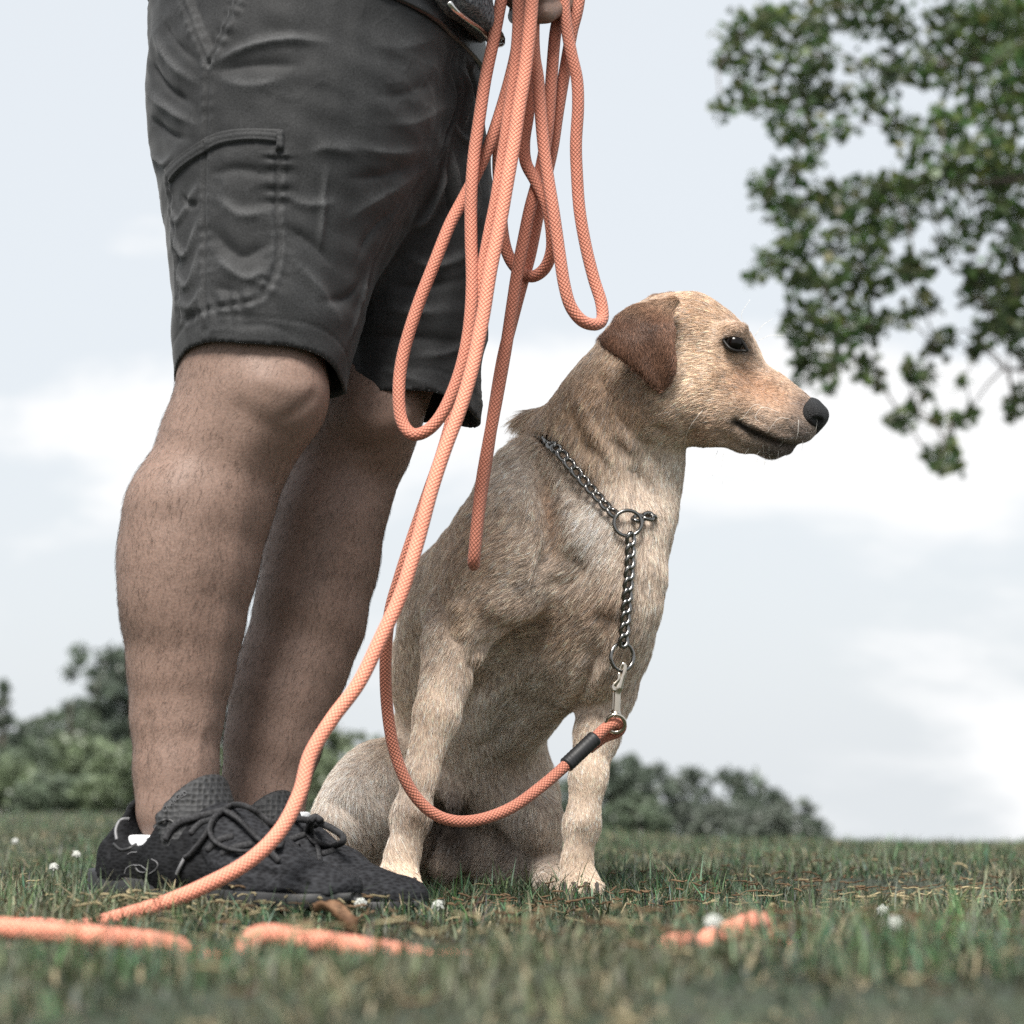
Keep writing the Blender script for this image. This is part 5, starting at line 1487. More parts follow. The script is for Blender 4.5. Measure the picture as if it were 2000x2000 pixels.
    def fur(count, weight, seed):
        rng = np.random.default_rng(seed)
        R, tri, w = sample_surface(V, Q, weight, count, rng)
        n = interp(tri, w, N); n /= np.linalg.norm(n, axis=1)[:, None]
        p = to_px(R)
        c = interp(tri, w, cv)
        d = np.zeros_like(R); ws = np.zeros(len(R))
        for q, dd in zip(fp, fd):
            k = np.exp(-np.sum((p - q) ** 2, 1) / (2 * 52.0 ** 2)) + 1e-6 * np.exp(-np.sum((p - q) ** 2, 1) / (2 * 200.0 ** 2))
            d += k[:, None] * dd; ws += k
        d /= ws[:, None] + 1e-12
        back = np.clip(n[:, 1] * 1.6, 0, 1)[:, None]
        d = d * (1 - back) + back * np.array([-0.25, 0.1, -1.0])
        a, b, g = Noise(21, 0.09), Noise(22, 0.09), Noise(23, 0.012)
        d += 0.07 * np.stack([a(R), b(R), a(R[:, ::-1])], 1) + 0.03 * np.stack([g(R), g(R[:, ::-1]), g(R + 1)], 1)
        # length map, millimetres
        L = np.full(len(R), 10.5)
        def reg(x, y, rx, ry, val):
            nonlocal L
            k = np.exp(-(((p[:, 0] - x) / rx) ** 2 + ((p[:, 1] - y) / ry) ** 2) ** 2)
            L = L * (1 - k) + val * k
        reg(1350, 730, 190, 190, 8.5); reg(1530, 810, 110, 100, 3.6); reg(1440, 670, 46, 40, 3.5); reg(1400, 850, 90, 50, 6)
        reg(1150, 850, 120, 90, 12.5); reg(1025, 820, 46, 30, 22); reg(1180, 1080, 140, 140, 13); reg(980, 1440, 150, 120, 15)
        reg(835, 1450, 70, 130, 8); reg(800, 1620, 70, 120, 7); reg(1155, 1480, 70, 140, 7.5); reg(1135, 1640, 60, 120, 6.5)
        reg(690, 1560, 110, 120, 14); reg(1010, 1620, 100, 110, 14)
        L *= rng.uniform(0.55, 1.2, len(R)) * 0.001
        lift = np.where(p[:, 1] < 900, 0.20, 0.22) * rng.uniform(0.5, 1.5, len(R)) + 0.04 * g(R[:, [2, 0, 1]])
        pts = strands(R, n, d, L, np.clip(lift, 0.06, 0.9), 5, 0.62, 0.10, rng, 0.04)
        # locks: tips gather
        cell = np.floor((R + 0.004 * np.stack([g(R), g(R + 3), g(R + 7)], 1)) / np.array([0.0065, 0.0065, 0.0085])).astype(np.int64)
        key = (cell[:, 0] * 73856093) ^ (cell[:, 1] * 19349663) ^ (cell[:, 2] * 83492791)
        u, inv = np.unique(key, return_inverse=True)
        num = np.bincount(inv)
        tip = np.stack([np.bincount(inv, pts[:, -1, k]) / num for k in range(3)], 1)[inv]
        t = np.linspace(0, 1, 5)
        amt = 0.10 * rng.uniform(0.2, 1.3, len(R))
        pts += (tip - pts[:, -1])[:, None, :] * (amt[:, None] * t[None, :] ** 2)[:, :, None]
        lockc = rng.uniform(0.89, 1.10, len(u))[inv]
        cc = c * (lockc * np.exp(rng.normal(0, .16, len(R))))[:, None]
        dn = d / (np.linalg.norm(d, axis=1)[:, None] + 1e-9)
        Rc = R - np.array([0.05, 2.5, 0.35])
        q = Rc - dn * (np.sum(Rc * dn, 1) * 0.80)[:, None]
        streak = Noise(24, 0.0042, 14)(q) * .6 + Noise(25, 0.010, 12)(q) * .5
        cc *= np.exp(.34 * streak)[:, None]
        grey = rng.uniform(size=len(R)) < 0.12
        cc[grey] = cc[grey] * 0.5 + 0.30 * (c[grey].mean(1) > 0.12)[:, None]
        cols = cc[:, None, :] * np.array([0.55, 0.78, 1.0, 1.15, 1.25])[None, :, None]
        r0 = np.where((p[:, 0] > 1400) & (p[:, 1] < 920), 0.00013, 0.00021)
        rad = r0[:, None] * np.array([1, 1, 0.85, 0.6, 0.2])[None, :]
        return pts, rad, np.clip(cols, 0, 0.9)
    wt = np.clip(0.30 - N[:, 1] * 1.1, 0.22, 1.0)
    hd = (px[:, 0] > 1180) & (px[:, 1] < 920)
    wt = wt * np.where(hd, 2.0, 1.0)
    inm = np.zeros(len(V), bool)
    for q, r in (((1434, 671), 14), ((1592, 808), 20)):
        inm |= np.linalg.norm(px - np.array(q), axis=1) < r
    wt[inm] = 0
    # no hair in the slit of the mouth
    furm, nt, n, l, b = new_mat('dog_fur')
    a = n.new('ShaderNodeAttribute'); a.attribute_name = 'col'
    l.new(a.outputs['Color'], b.inputs['Base Color'])
    b.inputs['Roughness'].default_value = 0.42
    b.inputs['Specular IOR Level'].default_value = 0.4
    pts, rad, cols = fur(FUR_N, wt, 5)
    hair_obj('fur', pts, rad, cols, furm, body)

    # ---------------- ears
    earpoly = np.array([(1236,594),(1275,574),(1318,572),(1335,580),(1328,598),(1321,625),(1319,674),(1323,705),(1321,726),(1313,748),(1300,764),(1288,769),(1268,757),(1232,725),(1196,697),(1168,675),(1162,660),(1172,648),(1186,636),(1196,614)], float)
    earcol = np.array([0.150, 0.078, 0.050])
    for side in (0, 1):
        Y0 = 2.390 if side == 0 else 2.55
        poly = np.array([P(x, y, Y0)[[0, 2]] for x, y in earpoly])
        lo = np.array([poly[:, 0].min() - .01, Y0 - .03, poly[:, 1].min() - .01]); hi = np.array([poly[:, 0].max() + .01, Y0 + .045, poly[:, 1].max() + .01])
        e = Field(lo, hi, 0.0019)
        ax = [e.lo[k] + e.h * np.arange(e.n[k]) for k in range(3)]
        X, Yg, Z = np.meshgrid(*ax, indexing='ij')
        x2, z2 = X[:, 0, :], Z[:, 0, :]
        d2 = np.full(x2.shape, 9.0); ins = np.zeros(x2.shape, bool)
        for (ax_, az_), (bx_, bz_) in zip(poly, np.roll(poly, -1, 0)):
            abx, abz = bx_ - ax_, bz_ - az_
            t = np.clip(((x2 - ax_) * abx + (z2 - az_) * abz) / (abx ** 2 + abz ** 2), 0, 1)
            d2 = np.minimum(d2, np.hypot(x2 - ax_ - t * abx, z2 - az_ - t * abz))
            cnd = ((az_ > z2) != (bz_ > z2)) & (x2 < (bx_ - ax_) * (z2 - az_) / (bz_ - az_ + 1e-12) + ax_)
            ins ^= cnd
        d2 = np.where(ins, -d2, d2)
        # a bowed sheet: the top lies back against the skull, the rear edge curls away, the tip lies on the cheek
        tz = np.clip((z2 - poly[:, 1].min()) / (poly[:, 1].max() - poly[:, 1].min()), 0, 1)
        tx = (x2 - poly[:, 0].min()) / (poly[:, 0].max() - poly[:, 0].min())
        bow = 0.004 * np.sin(tz * 7 + tx * 3) * np.clip(tz * 2, 0, 1) + 0.005 * np.sin(tx * 9 + tz * 5) * np.clip(1 - tz * 1.3, 0, 1) - 0.011 * np.clip(tx - .62, 0, 1) * 2.6 * tz + 0.030 * np.clip(tz - 0.62, 0, 1) ** 1.4 * 2.2 - 0.017 * np.sin(np.pi * np.clip(tx, 0, 1)) * np.sin(np.pi * np.clip(tz * .8 + .1, 0, 1)) + 0.014 * np.clip(0.35 - tx, 0, 1) + 0.008 * np.clip(0.4 - tz, 0, 1)
        sh = Y0 + (bow if side == 0 else -bow)
        th = 0.0036 + 0.004 * np.clip(tz - 0.75, 0, 1) * 4 + 0.0012 * np.clip((tx - .75) * 4, 0, 1)
        dY = np.abs(Yg - sh[:, None, :]) - th[:, None, :]
        dd = np.broadcast_to(d2[:, None, :] + 0.003, dY.shape)
        k = 0.006
        hh = np.maximum(k - np.abs(dd - dY), 0) / k
        e.A = (np.maximum(dd, dY) + hh * hh * k * 0.25).astype(np.float32)
        eV, eQ = e.mesh(); eV = smooth_mesh(eV, eQ, 3, 0.5)
        eN = vnormals(eV, eQ)
        eV = eV + eN * (0.0012 * Noise(10, 0.06)(eV))[:, None]
        eN = vnormals(eV, eQ)
        ear = mesh_obj('ear', eV, eQ, skin, root)
        epx = to_px(eV)
        ec = np.tile(earcol, (len(eV), 1)) * (1 - .45 * np.exp(-(((epx[:, 0] - 1262) / 30) ** 2 + ((epx[:, 1] - 655) / 34) ** 2)))[:, None] * (1 + 0.12 * Noise(12, 0.04)(eV))[:, None]
        k = np.exp(-(((epx[:, 0] - 1330) / 22) ** 2 + ((epx[:, 1] - 590) / 30) ** 2))[:, None]
        ec = ec * (1 - .6 * k) + np.array([0.34, 0.22, 0.14]) * .6 * k
        k = np.clip((626 - epx[:, 1]) / 46, 0, 1)[:, None] * 0.75
        ec = np.clip(ec * (1 - k) + np.array([0.33, 0.215, 0.14]) * k, 0.01, 0.6)
        set_attr(ear, 'col', ec * 0.9, 'COLOR')
        rng = np.random.default_rng(31 + side)
        cnt = EAR_N if side == 0 else EAR_N // 3
        R, tri, w = sample_surface(eV, eQ, np.ones(len(eV)), cnt, rng)
        n_ = interp(tri, w, eN); n_ /= np.linalg.norm(n_, axis=1)[:, None]
        a1, b1 = Noise(41, 0.03), Noise(42, 0.012)
        d = np.stack([-0.12 + 0.22 * a1(R), np.zeros(len(R)), -1 + 0.1 * b1(R)], 1)
        top = np.clip((to_px(R)[:, 1] - 600) / 40, 0, 1)
        d[:, 0] -= (1 - top) * 0.9
        L = rng.uniform(0.004, 0.009, cnt)
        pts = strands(R, n_, d, L, rng.uniform(.15, .45, cnt), 4, 0.6, 0.18, rng)
        cc = interp(tri, w, ec) * np.exp(rng.normal(0, .45, cnt))[:, None]
        cols = cc[:, None, :] * np.array([0.8, 1.0, 1.15, 1.3])[None, :, None]
        rad = np.full((cnt, 4), 0.00015) * np.array([1, .9, .7, .25])
        hair_obj('fur', pts, rad, np.clip(cols, 0, .9), furm, ear)

    # ---------------- eyes
    for (ex, ey, Y, sgn) in ((1434, 669, eY + 0.0045, -1), (1456, 669, 2.4945, 1)):
        c = P(ex, ey + 1, Y); r = 0.0102
        eyem, nt, n, l, b = new_mat('dog_eye')
        b.inputs['Base Color'].default_value = (0.004, 0.003, 0.0025, 1)
        b.inputs['Roughness'].default_value = 0.03; b.inputs['Specular IOR Level'].default_value = 0.22
        bm = bmesh.new(); bmesh.ops.create_uvsphere(bm, u_segments=28, v_segments=18, radius=r)
        me = bpy.data.meshes.new('eye'); bm.to_mesh(me); bm.free()
        me.polygons.foreach_set('use_smooth', np.ones(len(me.polygons), bool)); me.materials.append(eyem)
        o = bpy.data.objects.new('eye', me); link(o, root); o.location += Vector(c)
        lidm = bpy.data.materials.get('dog_eyelid') or simple_mat('dog_eyelid', (0.008, 0.007, 0.006), 0.5, 0, .3)
        ox, oy = ex - 1434, ey - 669
        up = [(1413 + ox, 665 + oy), (1420 + ox, 656 + oy), (1431 + ox, 651 + oy), (1443 + ox, 656 + oy), (1451 + ox, 669 + oy), (1460 + ox, 686 + oy)]
        dn = [(1460 + ox, 686 + oy), (1448 + ox, 685 + oy), (1437 + ox, 685 + oy), (1424 + ox, 679 + oy), (1413 + ox, 665 + oy)]
        Vs = []
        for path in (up, dn):
            lp = []
            for q in path:
                w_ = P(q[0], q[1], Y)
                rr = np.linalg.norm((w_ - c)[[0, 2]])
                yy = c[1] + sgn * math.sqrt(max((r + .0008) ** 2 - rr * rr, 0.000006))
                w_ = P(q[0], q[1], yy) if sgn < 0 else np.array([w_[0], yy, w_[2]])
                lp.append(w_)
            Vs.append(tube_data(spline(lp, 20), 0.0017, 8)[:2])
        Vv, Ff = merge(Vs)
        mesh_obj('eyelid', Vv, Ff, lidm, o)
    # ---------------- nose leather
    g = Field(P(1520, 900, 2.36) - .01, P(1650, 740, 2.53) + .01, 0.0011)
    hy = np.array([0, 1.0, 0])
    g.cone(P(1588, 800, 2.448), P(1601, 808, 2.448), M(20, 2.45), M(16, 2.45), 0.010, sq=(hy, 1.1))
    g.cone(P(1578, 796, 2.448), P(1583, 824, 2.448), M(18, 2.45), M(18, 2.45), 0.008, sq=(hy, 1.0))
    g.ball(P(1586, 810, 2.432), M(21, 2.45), 0.016); g.ball(P(1586, 810, 2.464), M(21, 2.45), 0.016)
    g.ball(P(1583, 812, 2.448), M(21, 2.45), 0.010)
    g.cone(P(1598, 818, 2.448), P(1590, 842, 2.448), M(15, 2.45), M(8, 2.45), 0.01, sq=(hy, 1.0))
    for Y, s in ((2.4195, -1), (2.4765, 1)):
        g.cone(P(1603, 824, Y + .010 * -s), P(1592, 821, Y), M(8, 2.45), M(7.5, 2.45), 0.002, op='sub')
        g.cone(P(1592, 821, Y), P(1580, 815, Y - .001 * -s), M(7, 2.45), M(4.5, 2.45), 0.002, op='sub')
        g.cone(P(1580, 815, Y - .001 * -s), P(1573, 803, Y + .003 * -s), M(4.5, 2.45), M(2.5, 2.45), 0.002, op='sub')
    g.cone(P(1616, 818, 2.448), P(1592, 858, 2.448), 0.0012, 0.0012, 0.003, op='sub')
    nV, nQ = g.mesh(); nV = smooth_mesh(nV, nQ, 2, .5)
    nm, nt, n, l, b = new_mat('dog_nose')
    b.inputs['Base Color'].default_value = (0.010, 0.010, 0.011, 1); b.inputs['Roughness'].default_value = 0.55; b.inputs['Specular IOR Level'].default_value = 0.3
    tc = n.new('ShaderNodeTexCoord'); vo = n.new('ShaderNodeTexVoronoi'); vo.inputs['Scale'].default_value = 900
    bp = n.new('ShaderNodeBump'); bp.inputs['Strength'].default_value = 0.9; bp.inputs['Distance'].default_value = 0.0012
    l.new(tc.outputs['Object'], vo.inputs['Vector']); l.new(vo.outputs['Distance'], bp.inputs['Height']); l.new(bp.outputs['Normal'], b.inputs['Normal'])
    mesh_obj('nose', nV, nQ, nm, root)
    # ---------------- claws
    claw = simple_mat('dog_claw', (0.05, 0.042, 0.038), 0.4)
    for bx, by, Y, dxs in ((776, 1714, 2.330, (-30, -9, 13, 32)), (1132, 1722, 2.447, (-30, -10, 13, 34))):
        for dx in dxs:
            p0 = P(bx + dx, by + 13, Y); 
            tube('claw', spline([p0 + np.array([0, .012, .004]), p0 + np.array([0, 0, 0.001]), p0 + np.array([0, -.007, -.006])], 6), np.linspace(.0032, .0008, 6), claw, root, 7)
    # ---------------- whiskers
    wm = simple_mat('dog_whisker', (0.75, 0.72, 0.66), 0.4)
    wk = [([(1500, 802), (1475, 790), (1448, 820)], .1), ([(1522, 806), (1490, 795), (1475, 815), (1484, 824)], .1), ([(1540, 818), (1520, 818), (1498, 845)], .1),
          ([(1372, 802), (1350, 830), (1338, 860), (1337, 895)], .1), ([(1560, 820), (1558, 848), (1553, 862)], .1), ([(1578, 800), (1595, 818), (1594, 838)], .05),
          ([(1490, 868), (1492, 890), (1493, 905)], .1), ([(1502, 872), (1503, 893), (1511, 902)], .1), ([(1462, 876), (1455, 887)], .1), ([(1520, 880), (1520, 900)], .1), ([(1485, 880), (1474, 893)], .1),
          ([(1402, 880), (1396, 898), (1392, 930)], .06), ([(1413, 886), (1410, 905), (1411, 945)], .06), ([(1480, 895), (1476, 910), (1482, 925)], .06), ([(1495, 900), (1488, 920), (1470, 938)], .06),
          ([(1460, 640), (1448, 615), (1465, 585)], .06), ([(1475, 655), (1490, 635), (1510, 622)], .06), ([(1482, 665), (1505, 655), (1530, 655)], .06), ([(1535, 848), (1526, 868), (1520, 872)], .1), ([(1568, 860), (1566, 880)], .1)]
    WV = []
    for path, _ in wk:
        pw = []
        for i, q in enumerate(path):
            h_, nn = hit(bvh, q[0], q[1])
            yy = (h_[1] if h_ is not None else 2.44) - 0.003 * i - 0.001
            pw.append(P(q[0], q[1], yy))
        pw = spline(pw, 12)
        WV.append(tube_data(pw, np.linspace(0.00022, 0.00012, 12), 5)[:2])
    Vv, Ff = merge(WV)
    o = mesh_obj('whiskers', Vv, Ff, wm, root); o['kind'] = 'stuff'
    return root, bvh, V, Q
# ================================================================== rope leash and chain collar
def rope_material(name, dark=1.0):
    m, nt, n, l, b = new_mat(name)
    uv = n.new('ShaderNodeUVMap'); uv.uv_map = 'UVMap'
    sp = n.new('ShaderNodeSeparateXYZ'); l.new(uv.outputs['UV'], sp.inputs['Vector'])
    def math_(op, a, b_=None, c_=None):
        x = n.new('ShaderNodeMath'); x.operation = op
        for i, v in enumerate((a, b_, c_)):
            if v is None: continue
            if isinstance(v, (int, float)): x.inputs[i].default_value = v
            else: l.new(v, x.inputs[i])
        return x.outputs[0]
    u, v = sp.outputs['X'], sp.outputs['Y']
    # two families of crossing strands: a diagonal checker of plaited stitches
    K = 9.0; LZ = 1 / 0.0046
    a_ = math_('ADD', math_('MULTIPLY', u, K), math_('MULTIPLY', v, LZ))
    c_ = math_('SUBTRACT', math_('MULTIPLY', u, K), math_('MULTIPLY', v, LZ))
    fa, fc = math_('FRACT', a_), math_('FRACT', c_)
    par = math_('MODULO', math_('ADD', math_('FLOOR', a_), math_('FLOOR', c_)), 2.0)
    par = math_('ABSOLUTE', par)
    def hump(f):   # rounded ridge across a strand
        t = math_('SUBTRACT', math_('MULTIPLY', f, 2.0), 1.0)
        return math_('SUBTRACT', 1.0, math_('MULTIPLY', t, t))
    ha, hc = hump(fa), hump(fc)
    h1 = math_('MULTIPLY', math_('POWER', ha, 0.5), math_('POWER', hc, 0.35))
    h2 = math_('MULTIPLY', math_('POWER', hc, 0.5), math_('POWER', ha, 0.35))
    mixh = n.new('ShaderNodeMix'); l.new(par, mixh.inputs['Factor']); l.new(h1, mixh.inputs[2]); l.new(h2, mixh.inputs[3])
    H = mixh.outputs[0]
    r = n.new('ShaderNodeValToRGB')
    r.color_ramp.elements[0].position = .10; r.color_ramp.elements[0].color = (.30, .080, .048, 1)
    r.color_ramp.elements[1].position = .85; r.color_ramp.elements[1].color = (.55, .190, .115, 1)
    l.new(H, r.inputs['Fac'])
    tc = n.new('ShaderNodeTexCoord'); no = n.new('ShaderNodeTexNoise'); no.inputs['Scale'].default_value = 30; no.inputs['Detail'].default_value = 4
    l.new(tc.outputs['Object'], no.inputs['Vector'])
    hs = n.new('ShaderNodeHueSaturation')
    hs.inputs['Saturation'].default_value = .95
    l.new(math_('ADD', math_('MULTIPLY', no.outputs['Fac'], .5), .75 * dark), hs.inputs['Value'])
    l.new(r.outputs['Color'], hs.inputs['Color']); l.new(hs.outputs['Color'], b.inputs['Base Color'])
    bp = n.new('ShaderNodeBump'); bp.inputs['Strength'].default_value = .8; bp.inputs['Distance'].default_value = .0013
    l.new(H, bp.inputs['Height']); l.new(bp.outputs['Normal'], b.inputs['Normal'])
    b.inputs['Roughness'].default_value = .6; b.inputs['Specular IOR Level'].default_value = .3
    b.inputs['Sheen Weight'].default_value = .15
    return m

def build_leash():
    root = empty('rope_leash', P(1040, 0, 2.2), 'long orange braided rope leash looped from the hand and trailing over the grass', 'leash')
    mat = rope_material('orange_rope')
    pale = rope_material('sunlit_rope', 1.5)  # brighter copy of the rope colour: sunlight on this strand painted in
    R0 = 0.0063
    def rope(path, n, r=R0, seg=14):
        pts = spline([P(x, y, Y) for x, y, Y in path], n)
        return tube('rope', pts, r, mat, root, seg)
    # loop beside the shorts: down the front, up again behind
    rope([(1000, -170, 2.20), (990, -60, 2.185), (979, 0, 2.175), (964, 78, 2.172), (948, 155, 2.170), (936, 233, 2.166), (925, 311, 2.162), (920, 388, 2.158), (920, 466, 2.156), (922, 560, 2.152), (915, 650, 2.148), (897, 730, 2.145), (868, 800, 2.142), (838, 838, 2.142), (806, 848, 2.145), (784, 820, 2.150),
          (779, 760, 2.152), (788, 690, 2.154), (815, 600, 2.156), (850, 510, 2.160), (878, 440, 2.168), (905, 388, 2.180), (930, 340, 2.186), (955, 285, 2.186), (977, 220, 2.188), (997, 150, 2.192), (1010, 90, 2.200), (1016, 20, 2.204), (1020, -160, 2.21)], 420)
    # strand that runs to the ground, then over the grass
    down = [P(x, y, Y) for x, y, Y in [(1046, -170, 2.17), (1040, -20, 2.160), (1034, 62, 2.156), (1025, 140, 2.153), (1014, 210, 2.150), (1003, 285, 2.147), (990, 360, 2.144), (976, 440, 2.140), (958, 528, 2.134), (943, 620, 2.128), (922, 720, 2.118), (898, 800, 2.108), (868, 880, 2.098), (842, 960, 2.088), (815, 1060, 2.074), (783, 1160, 2.060), (742, 1250, 2.045), (700, 1335, 2.030), (648, 1405, 2.015), (606, 1475, 2.000), (585, 1550, 1.985), (545, 1625, 1.965), (482, 1685, 1.945), (400, 1730, 1.925), (320, 1764, 1.905), (230, 1792, 1.88), (150, 1812, 1.85)]]
    # (pixel, pixel, depth) of the stretch that lies in the turf; it dips under the blades here and there
    lie = [P(x, y - 18, Y) for x, y, Y in [(60, 1826, 1.78), (-60, 1838, 1.69), (-170, 1846, 1.60), (-230, 1846, 1.50), (-160, 1834, 1.43), (-40, 1830, 1.41), (60, 1836, 1.405), (160, 1844, 1.395), (260, 1854, 1.39), (335, 1864, 1.385), (385, 1890, 1.39), (455, 1892, 1.40), (505, 1846, 1.41), (600, 1854, 1.395), (700, 1869, 1.38), (785, 1882, 1.365), (850, 1898, 1.36), (900, 1896, 1.36), (960, 1912, 1.365), (1080, 1912, 1.37), (1160, 1898, 1.385), (1225, 1906, 1.40), (1290, 1880, 1.425), (1312, 1862, 1.432), (1348, 1860, 1.44), (1366, 1884, 1.45), (1384, 1852, 1.455), (1430, 1834, 1.465), (1474, 1818, 1.48), (1492, 1826, 1.49), (1504, 1862, 1.50), (1580, 1876, 1.58), (1720, 1868, 1.66), (1900, 1850, 1.74), (2150, 1840, 1.80)]]
    pts = spline(down + lie, 900)
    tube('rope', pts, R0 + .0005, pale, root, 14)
    # line that runs to the dog
    lead = [(1024, -170, 2.19), (1014, -20, 2.178), (1012, 60, 2.176), (1006, 130, 2.172), (995, 215, 2.168), (983, 300, 2.164), (970, 385, 2.160), (957, 450, 2.158), (940, 540, 2.156), (926, 630, 2.158), (906, 730, 2.164), (885, 810, 2.172), (862, 890, 2.180), (834, 970, 2.190), (806, 1050, 2.202), (780, 1130, 2.216), (761, 1200, 2.235), (753, 1290, 2.265), (756, 1380, 2.295), (770, 1465, 2.315), (798, 1535, 2.325), (838, 1583, 2.335), (885, 1603, 2.345), (940, 1600, 2.355), (1000, 1577, 2.37), (1055, 1538, 2.385), (1105, 1495, 2.40), (1160, 1443, 2.415), (1180, 1424, 2.42), (1199, 1412, 2.423), (1213, 1416, 2.430), (1206, 1430, 2.438), (1180, 1440, 2.438), (1150, 1462, 2.434)]
    rope(lead, 560)
    rope([(1051, -170, 2.20), (1045, -20, 2.196), (1042, 60, 2.194), (1044, 110, 2.192), (1051, 155, 2.190), (1057, 233, 2.188), (1063, 295, 2.186), (1071, 351, 2.184), (1082, 419, 2.182), (1093, 497, 2.182), (1102, 555, 2.182), (1114, 597, 2.184), (1135, 625, 2.188), (1160, 634, 2.196), (1176, 624, 2.205), (1174, 590, 2.210),
          (1160, 545, 2.212), (1144, 480, 2.212), (1132, 410, 2.210), (1127, 342, 2.208), (1125, 280, 2.206), (1129, 210, 2.204), (1127, 155, 2.204), (1116, 105, 2.204), (1107, 55, 2.206), (1101, 0, 2.208), (1092, -160, 2.212)], 400)
    rope([(1035, -160, 2.225), (1032, 0, 2.222), (1029, 100, 2.220), (1030, 155, 2.218), (1032, 217, 2.216), (1024, 275, 2.214), (1027, 317, 2.210), (1044, 350, 2.204), (1060, 382, 2.200), (1070, 410, 2.200), (1077, 450, 2.204), (1077, 490, 2.214), (1064, 524, 2.226), (1039, 540, 2.236), (1011, 526, 2.244), (992, 497, 2.246), (982, 455, 2.244), (977, 390, 2.240), (973, 311, 2.236), (980, 240, 2.232), (998, 160, 2.230), (1012, 60, 2.230), (1022, -160, 2.232)], 320)
    # narrow bight that hangs lowest, seen edge on
    rope([(1100, -160, 2.222), (1094, 0, 2.220), (1084, 70, 2.218), (1077, 155, 2.216), (1070, 248, 2.214), (1057, 326, 2.212), (1036, 404, 2.211), (1023, 466, 2.212), (1011, 528, 2.213), (1000, 600, 2.215), (988, 680, 2.217), (972, 770, 2.219), (955, 860, 2.221), (941, 940, 2.222), (932, 1020, 2.222), (927, 1075, 2.223), (925, 1097, 2.228), (925.5, 1103, 2.240), (926, 1094, 2.252), (929, 1060, 2.257),
          (938, 980, 2.257), (950, 900, 2.256), (965, 800, 2.254), (982, 700, 2.251), (1002, 620, 2.248), (1018, 560, 2.246), (1036, 495, 2.244), (1054, 404, 2.240), (1068, 340, 2.238), (1080, 285, 2.236), (1090, 217, 2.234), (1104, 134, 2.232), (1117, 62, 2.230), (1131, 0, 2.228), (1150, -160, 2.225)], 520)
    # black whipping near the clip
    sl = simple_mat('whipping', (.010, .010, .011), .55)
    tube('whipping', spline([P(x, y, Y) for x, y, Y in [(1106, 1494, 2.400), (1120, 1481, 2.405), (1140, 1462, 2.41), (1162, 1441, 2.417)]], 30), R0 + .0022 + .0002 * np.sin(np.arange(30) * 2.1), sl, root, 16)
    # snap hook
    brass = simple_mat('snap_hook_metal', (.56, .50, .42), .2, 1.0)
    Y = 2.425
    hook = tube('snap_hook', spline([P(x, y, Y) for x, y in [(1203, 1392), (1204, 1370), (1205, 1350), (1210, 1335), (1217, 1318), (1220, 1304), (1219, 1297), (1214, 1299), (1211, 1311)]], 44),
                np.interp(np.linspace(0, 1, 44), [0, .32, .42, .6, .85, 1], [.0044, .0044, .0052, .0034, .0023, .0016]), brass, root, 12)
    tube('thumb_bolt', spline([P(x, y, Y - .004) for x, y in [(1200, 1350), (1197, 1340), (1203, 1333), (1208, 1326), (1209, 1314)]], 16), np.linspace(.0032, .0018, 16), brass, hook, 8)
    tube('swivel_post', [P(1202, 1400, Y), P(1202, 1393, Y), P(1203, 1388, Y)], [.0060, .0062, .0050], brass, hook, 12)
    tube('swivel_knob', [P(1200, 1408, Y - .001), P(1200, 1403, Y - .001), P(1201, 1399, Y)], [.0030, .0044, .0030], brass, hook, 10)
    ring = [P(1202 + 18 * math.cos(a), 1413 + 17 * math.sin(a), Y - .006 + .005 * math.sin(a)) for a in np.linspace(0, 2 * math.pi, 36, endpoint=False)]
    tube('swivel_ring', np.array(ring), .0023, brass, hook, 10, closed=True)
    return root

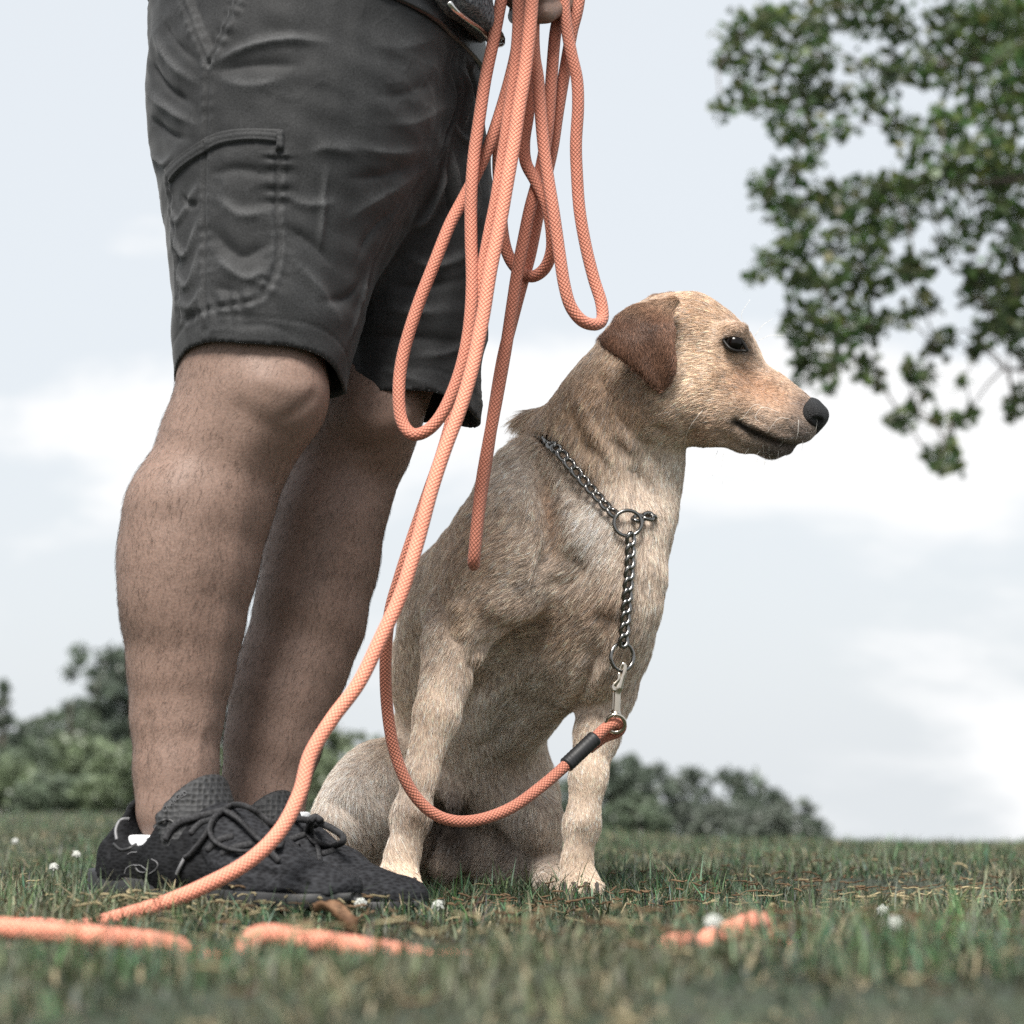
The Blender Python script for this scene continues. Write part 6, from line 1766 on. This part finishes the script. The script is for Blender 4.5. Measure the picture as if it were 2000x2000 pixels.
def build_collar(bvh):
    root = empty('chain_collar', P(1210, 1030, 2.4), 'steel chain collar with two rings round the neck of the dog', 'collar')
    st = simple_mat('chain_steel', (.20, .196, .188), .22, 1.0)
    def link_mesh(L, W, r):
        """twisted curb link, long axis x"""
        n = 28
        a = np.linspace(0, 2 * np.pi, n, endpoint=False)
        x = np.cos(a) * (L / 2 - r); y = np.sin(a) * (W / 2 - r); z = np.zeros(n)
        tw = x / (L / 2) * math.radians(34)
        p = np.stack([x, y * np.cos(tw) - z * np.sin(tw), y * np.sin(tw) + z * np.cos(tw)], 1)
        V, Fc, UV = tube_data(p, r, 8, True)
        me = bpy.data.meshes.new('link'); me.from_pydata([tuple(v) for v in V], [], Fc); me.update()
        me.polygons.foreach_set('use_smooth', np.ones(len(me.polygons), bool)); me.materials.append(st)
        return me
    me = link_mesh(.0190, .0148, .0024)
    def run(path, step, first_tilt=0.0, normals=None):
        total = np.linalg.norm(np.diff(path, axis=0), axis=1).sum()
        nl = max(2, int(round(total / step)))
        q = spline(path, nl + 1)
        mids = .5 * (q[1:] + q[:-1])
        for i, c in enumerate(mids):
            t = q[i + 1] - q[i]; t /= np.linalg.norm(t)
            nn = normals(c) if normals else np.array([0, -1, 0.])
            nn = nn - t * (nn @ t); nn /= np.linalg.norm(nn)
            tl = math.radians(28 + first_tilt)
            b = np.cross(nn, t)
            n2 = nn * math.cos(tl) + b * math.sin(tl); b2 = np.cross(n2, t)
            o = bpy.data.objects.new('link', me); COL.objects.link(o); o.parent = root
            Mx = Matrix(((t[0], b2[0], n2[0], c[0] - root.location.x), (t[1], b2[1], n2[1], c[1] - root.location.y), (t[2], b2[2], n2[2], c[2] - root.location.z), (0, 0, 0, 1)))
            o.matrix_local = Mx
    def nrm(c):
        p, n_, i, d = bvh.find_nearest(Vector(c))
        return np.array(n_) if n_ is not None else np.array([0, -1, 0.])
    near = on_surface(bvh, [(1054, 846), (1070, 858), (1092, 878), (1118, 910), (1145, 945), (1170, 978), (1192, 1004), (1202, 1012)], .0075)
    run(near, .0125, 0, nrm)
    # the rest of the collar round the far side of the neck
    a0, a1 = near[0], on_surface(bvh, [(1268, 1010)], .006)[0]
    far = [a1]
    cen = np.array([(a0[0] + a1[0]) / 2, 2.55, (a0[2] + a1[2]) / 2])
    for tt in np.linspace(.08, .92, 9):
        base = a1 + (a0 - a1) * tt
        o = Vector((base[0], 3.2, base[2])); h_ = bvh.ray_cast(o, Vector((0, -1, 0)))
        if h_[0] is not None: far.append(np.array(h_[0]) + np.array([0, .006, 0]))
    far.append(a0)
    run(np.array(far), .0130, 0, nrm)
    rn = on_surface(bvh, [(1226, 1022)], .012)[0]
    ringp = on_surface(bvh, [(1232, 1020), (1250, 1018)], .008); run(np.array([ringp[0], a1]), .0125, 0, nrm)
    Yr = rn[1]
    def ring(cx, cy, rx, ry, Y, r, tilt):
        pts = [P(cx + rx * math.cos(a), cy + ry * math.sin(a), Y + tilt * math.cos(a)) for a in np.linspace(0, 2 * math.pi, 40, endpoint=False)]
        tube('ring', np.array(pts), r, st, root, 10, closed=True)
    ring(1226, 1022, 27, 25, Yr, .0021, .003)
    Y2 = 2.425
    mid = lambda t: Yr - .004 + (Y2 - Yr) * t
    pth = []
    for (x, y), t in zip([(1232, 1042), (1231, 1070), (1230, 1105), (1227, 1140), (1224, 1175), (1221, 1210), (1219, 1240), (1217, 1262)], np.linspace(0, 1, 8)):
        p, n_ = hit(bvh, x, y)
        yy = min(mid(t), p[1] - .009) if p is not None else mid(t)
        pth.append(P(x, y, yy))
    run(np.array(pth), .0125, 8, None)
    ring(1215, 1283, 22, 27, Y2, .0021, .008)
    return root
# ================================================================== put it together
FUR_N, EAR_N, LEGHAIR_N = 220000, 26000, 20000

def pressed(x, Y):
    """where shoes and paws press the turf"""
    k = np.zeros_like(x)
    for (cx, cy, rx, ry, ang) in [(-.28, 2.09, .16, .045, -math.radians(33)), (-.215, 2.235, .16, .045, -math.radians(28)), (-.122, 2.36, .03, .03, 0), (.078, 2.48, .03, .03, 0), (-.06, 2.72, .16, .16, 0), (.145, 1.40, .055, .085, 0), (-.30, 1.33, .14, .075, 0), (-.13, 1.31, .07, .07, 0)]:
        dx, dy = x - cx, Y - cy
        u, v = dx * math.cos(ang) + dy * math.sin(ang), -dx * math.sin(ang) + dy * math.cos(ang)
        k = np.maximum(k, np.exp(-((u / rx) ** 2 + (v / ry) ** 2) ** 3))
    return k

build_ground()
build_near_tree()
build_far_trees()
build_person()
dog_root, dog_bvh, _, _ = build_dog()
build_collar(dog_bvh)
build_leash()
build_grass(pressed)
build_litter()
build_flowers()
build_dead_leaf()
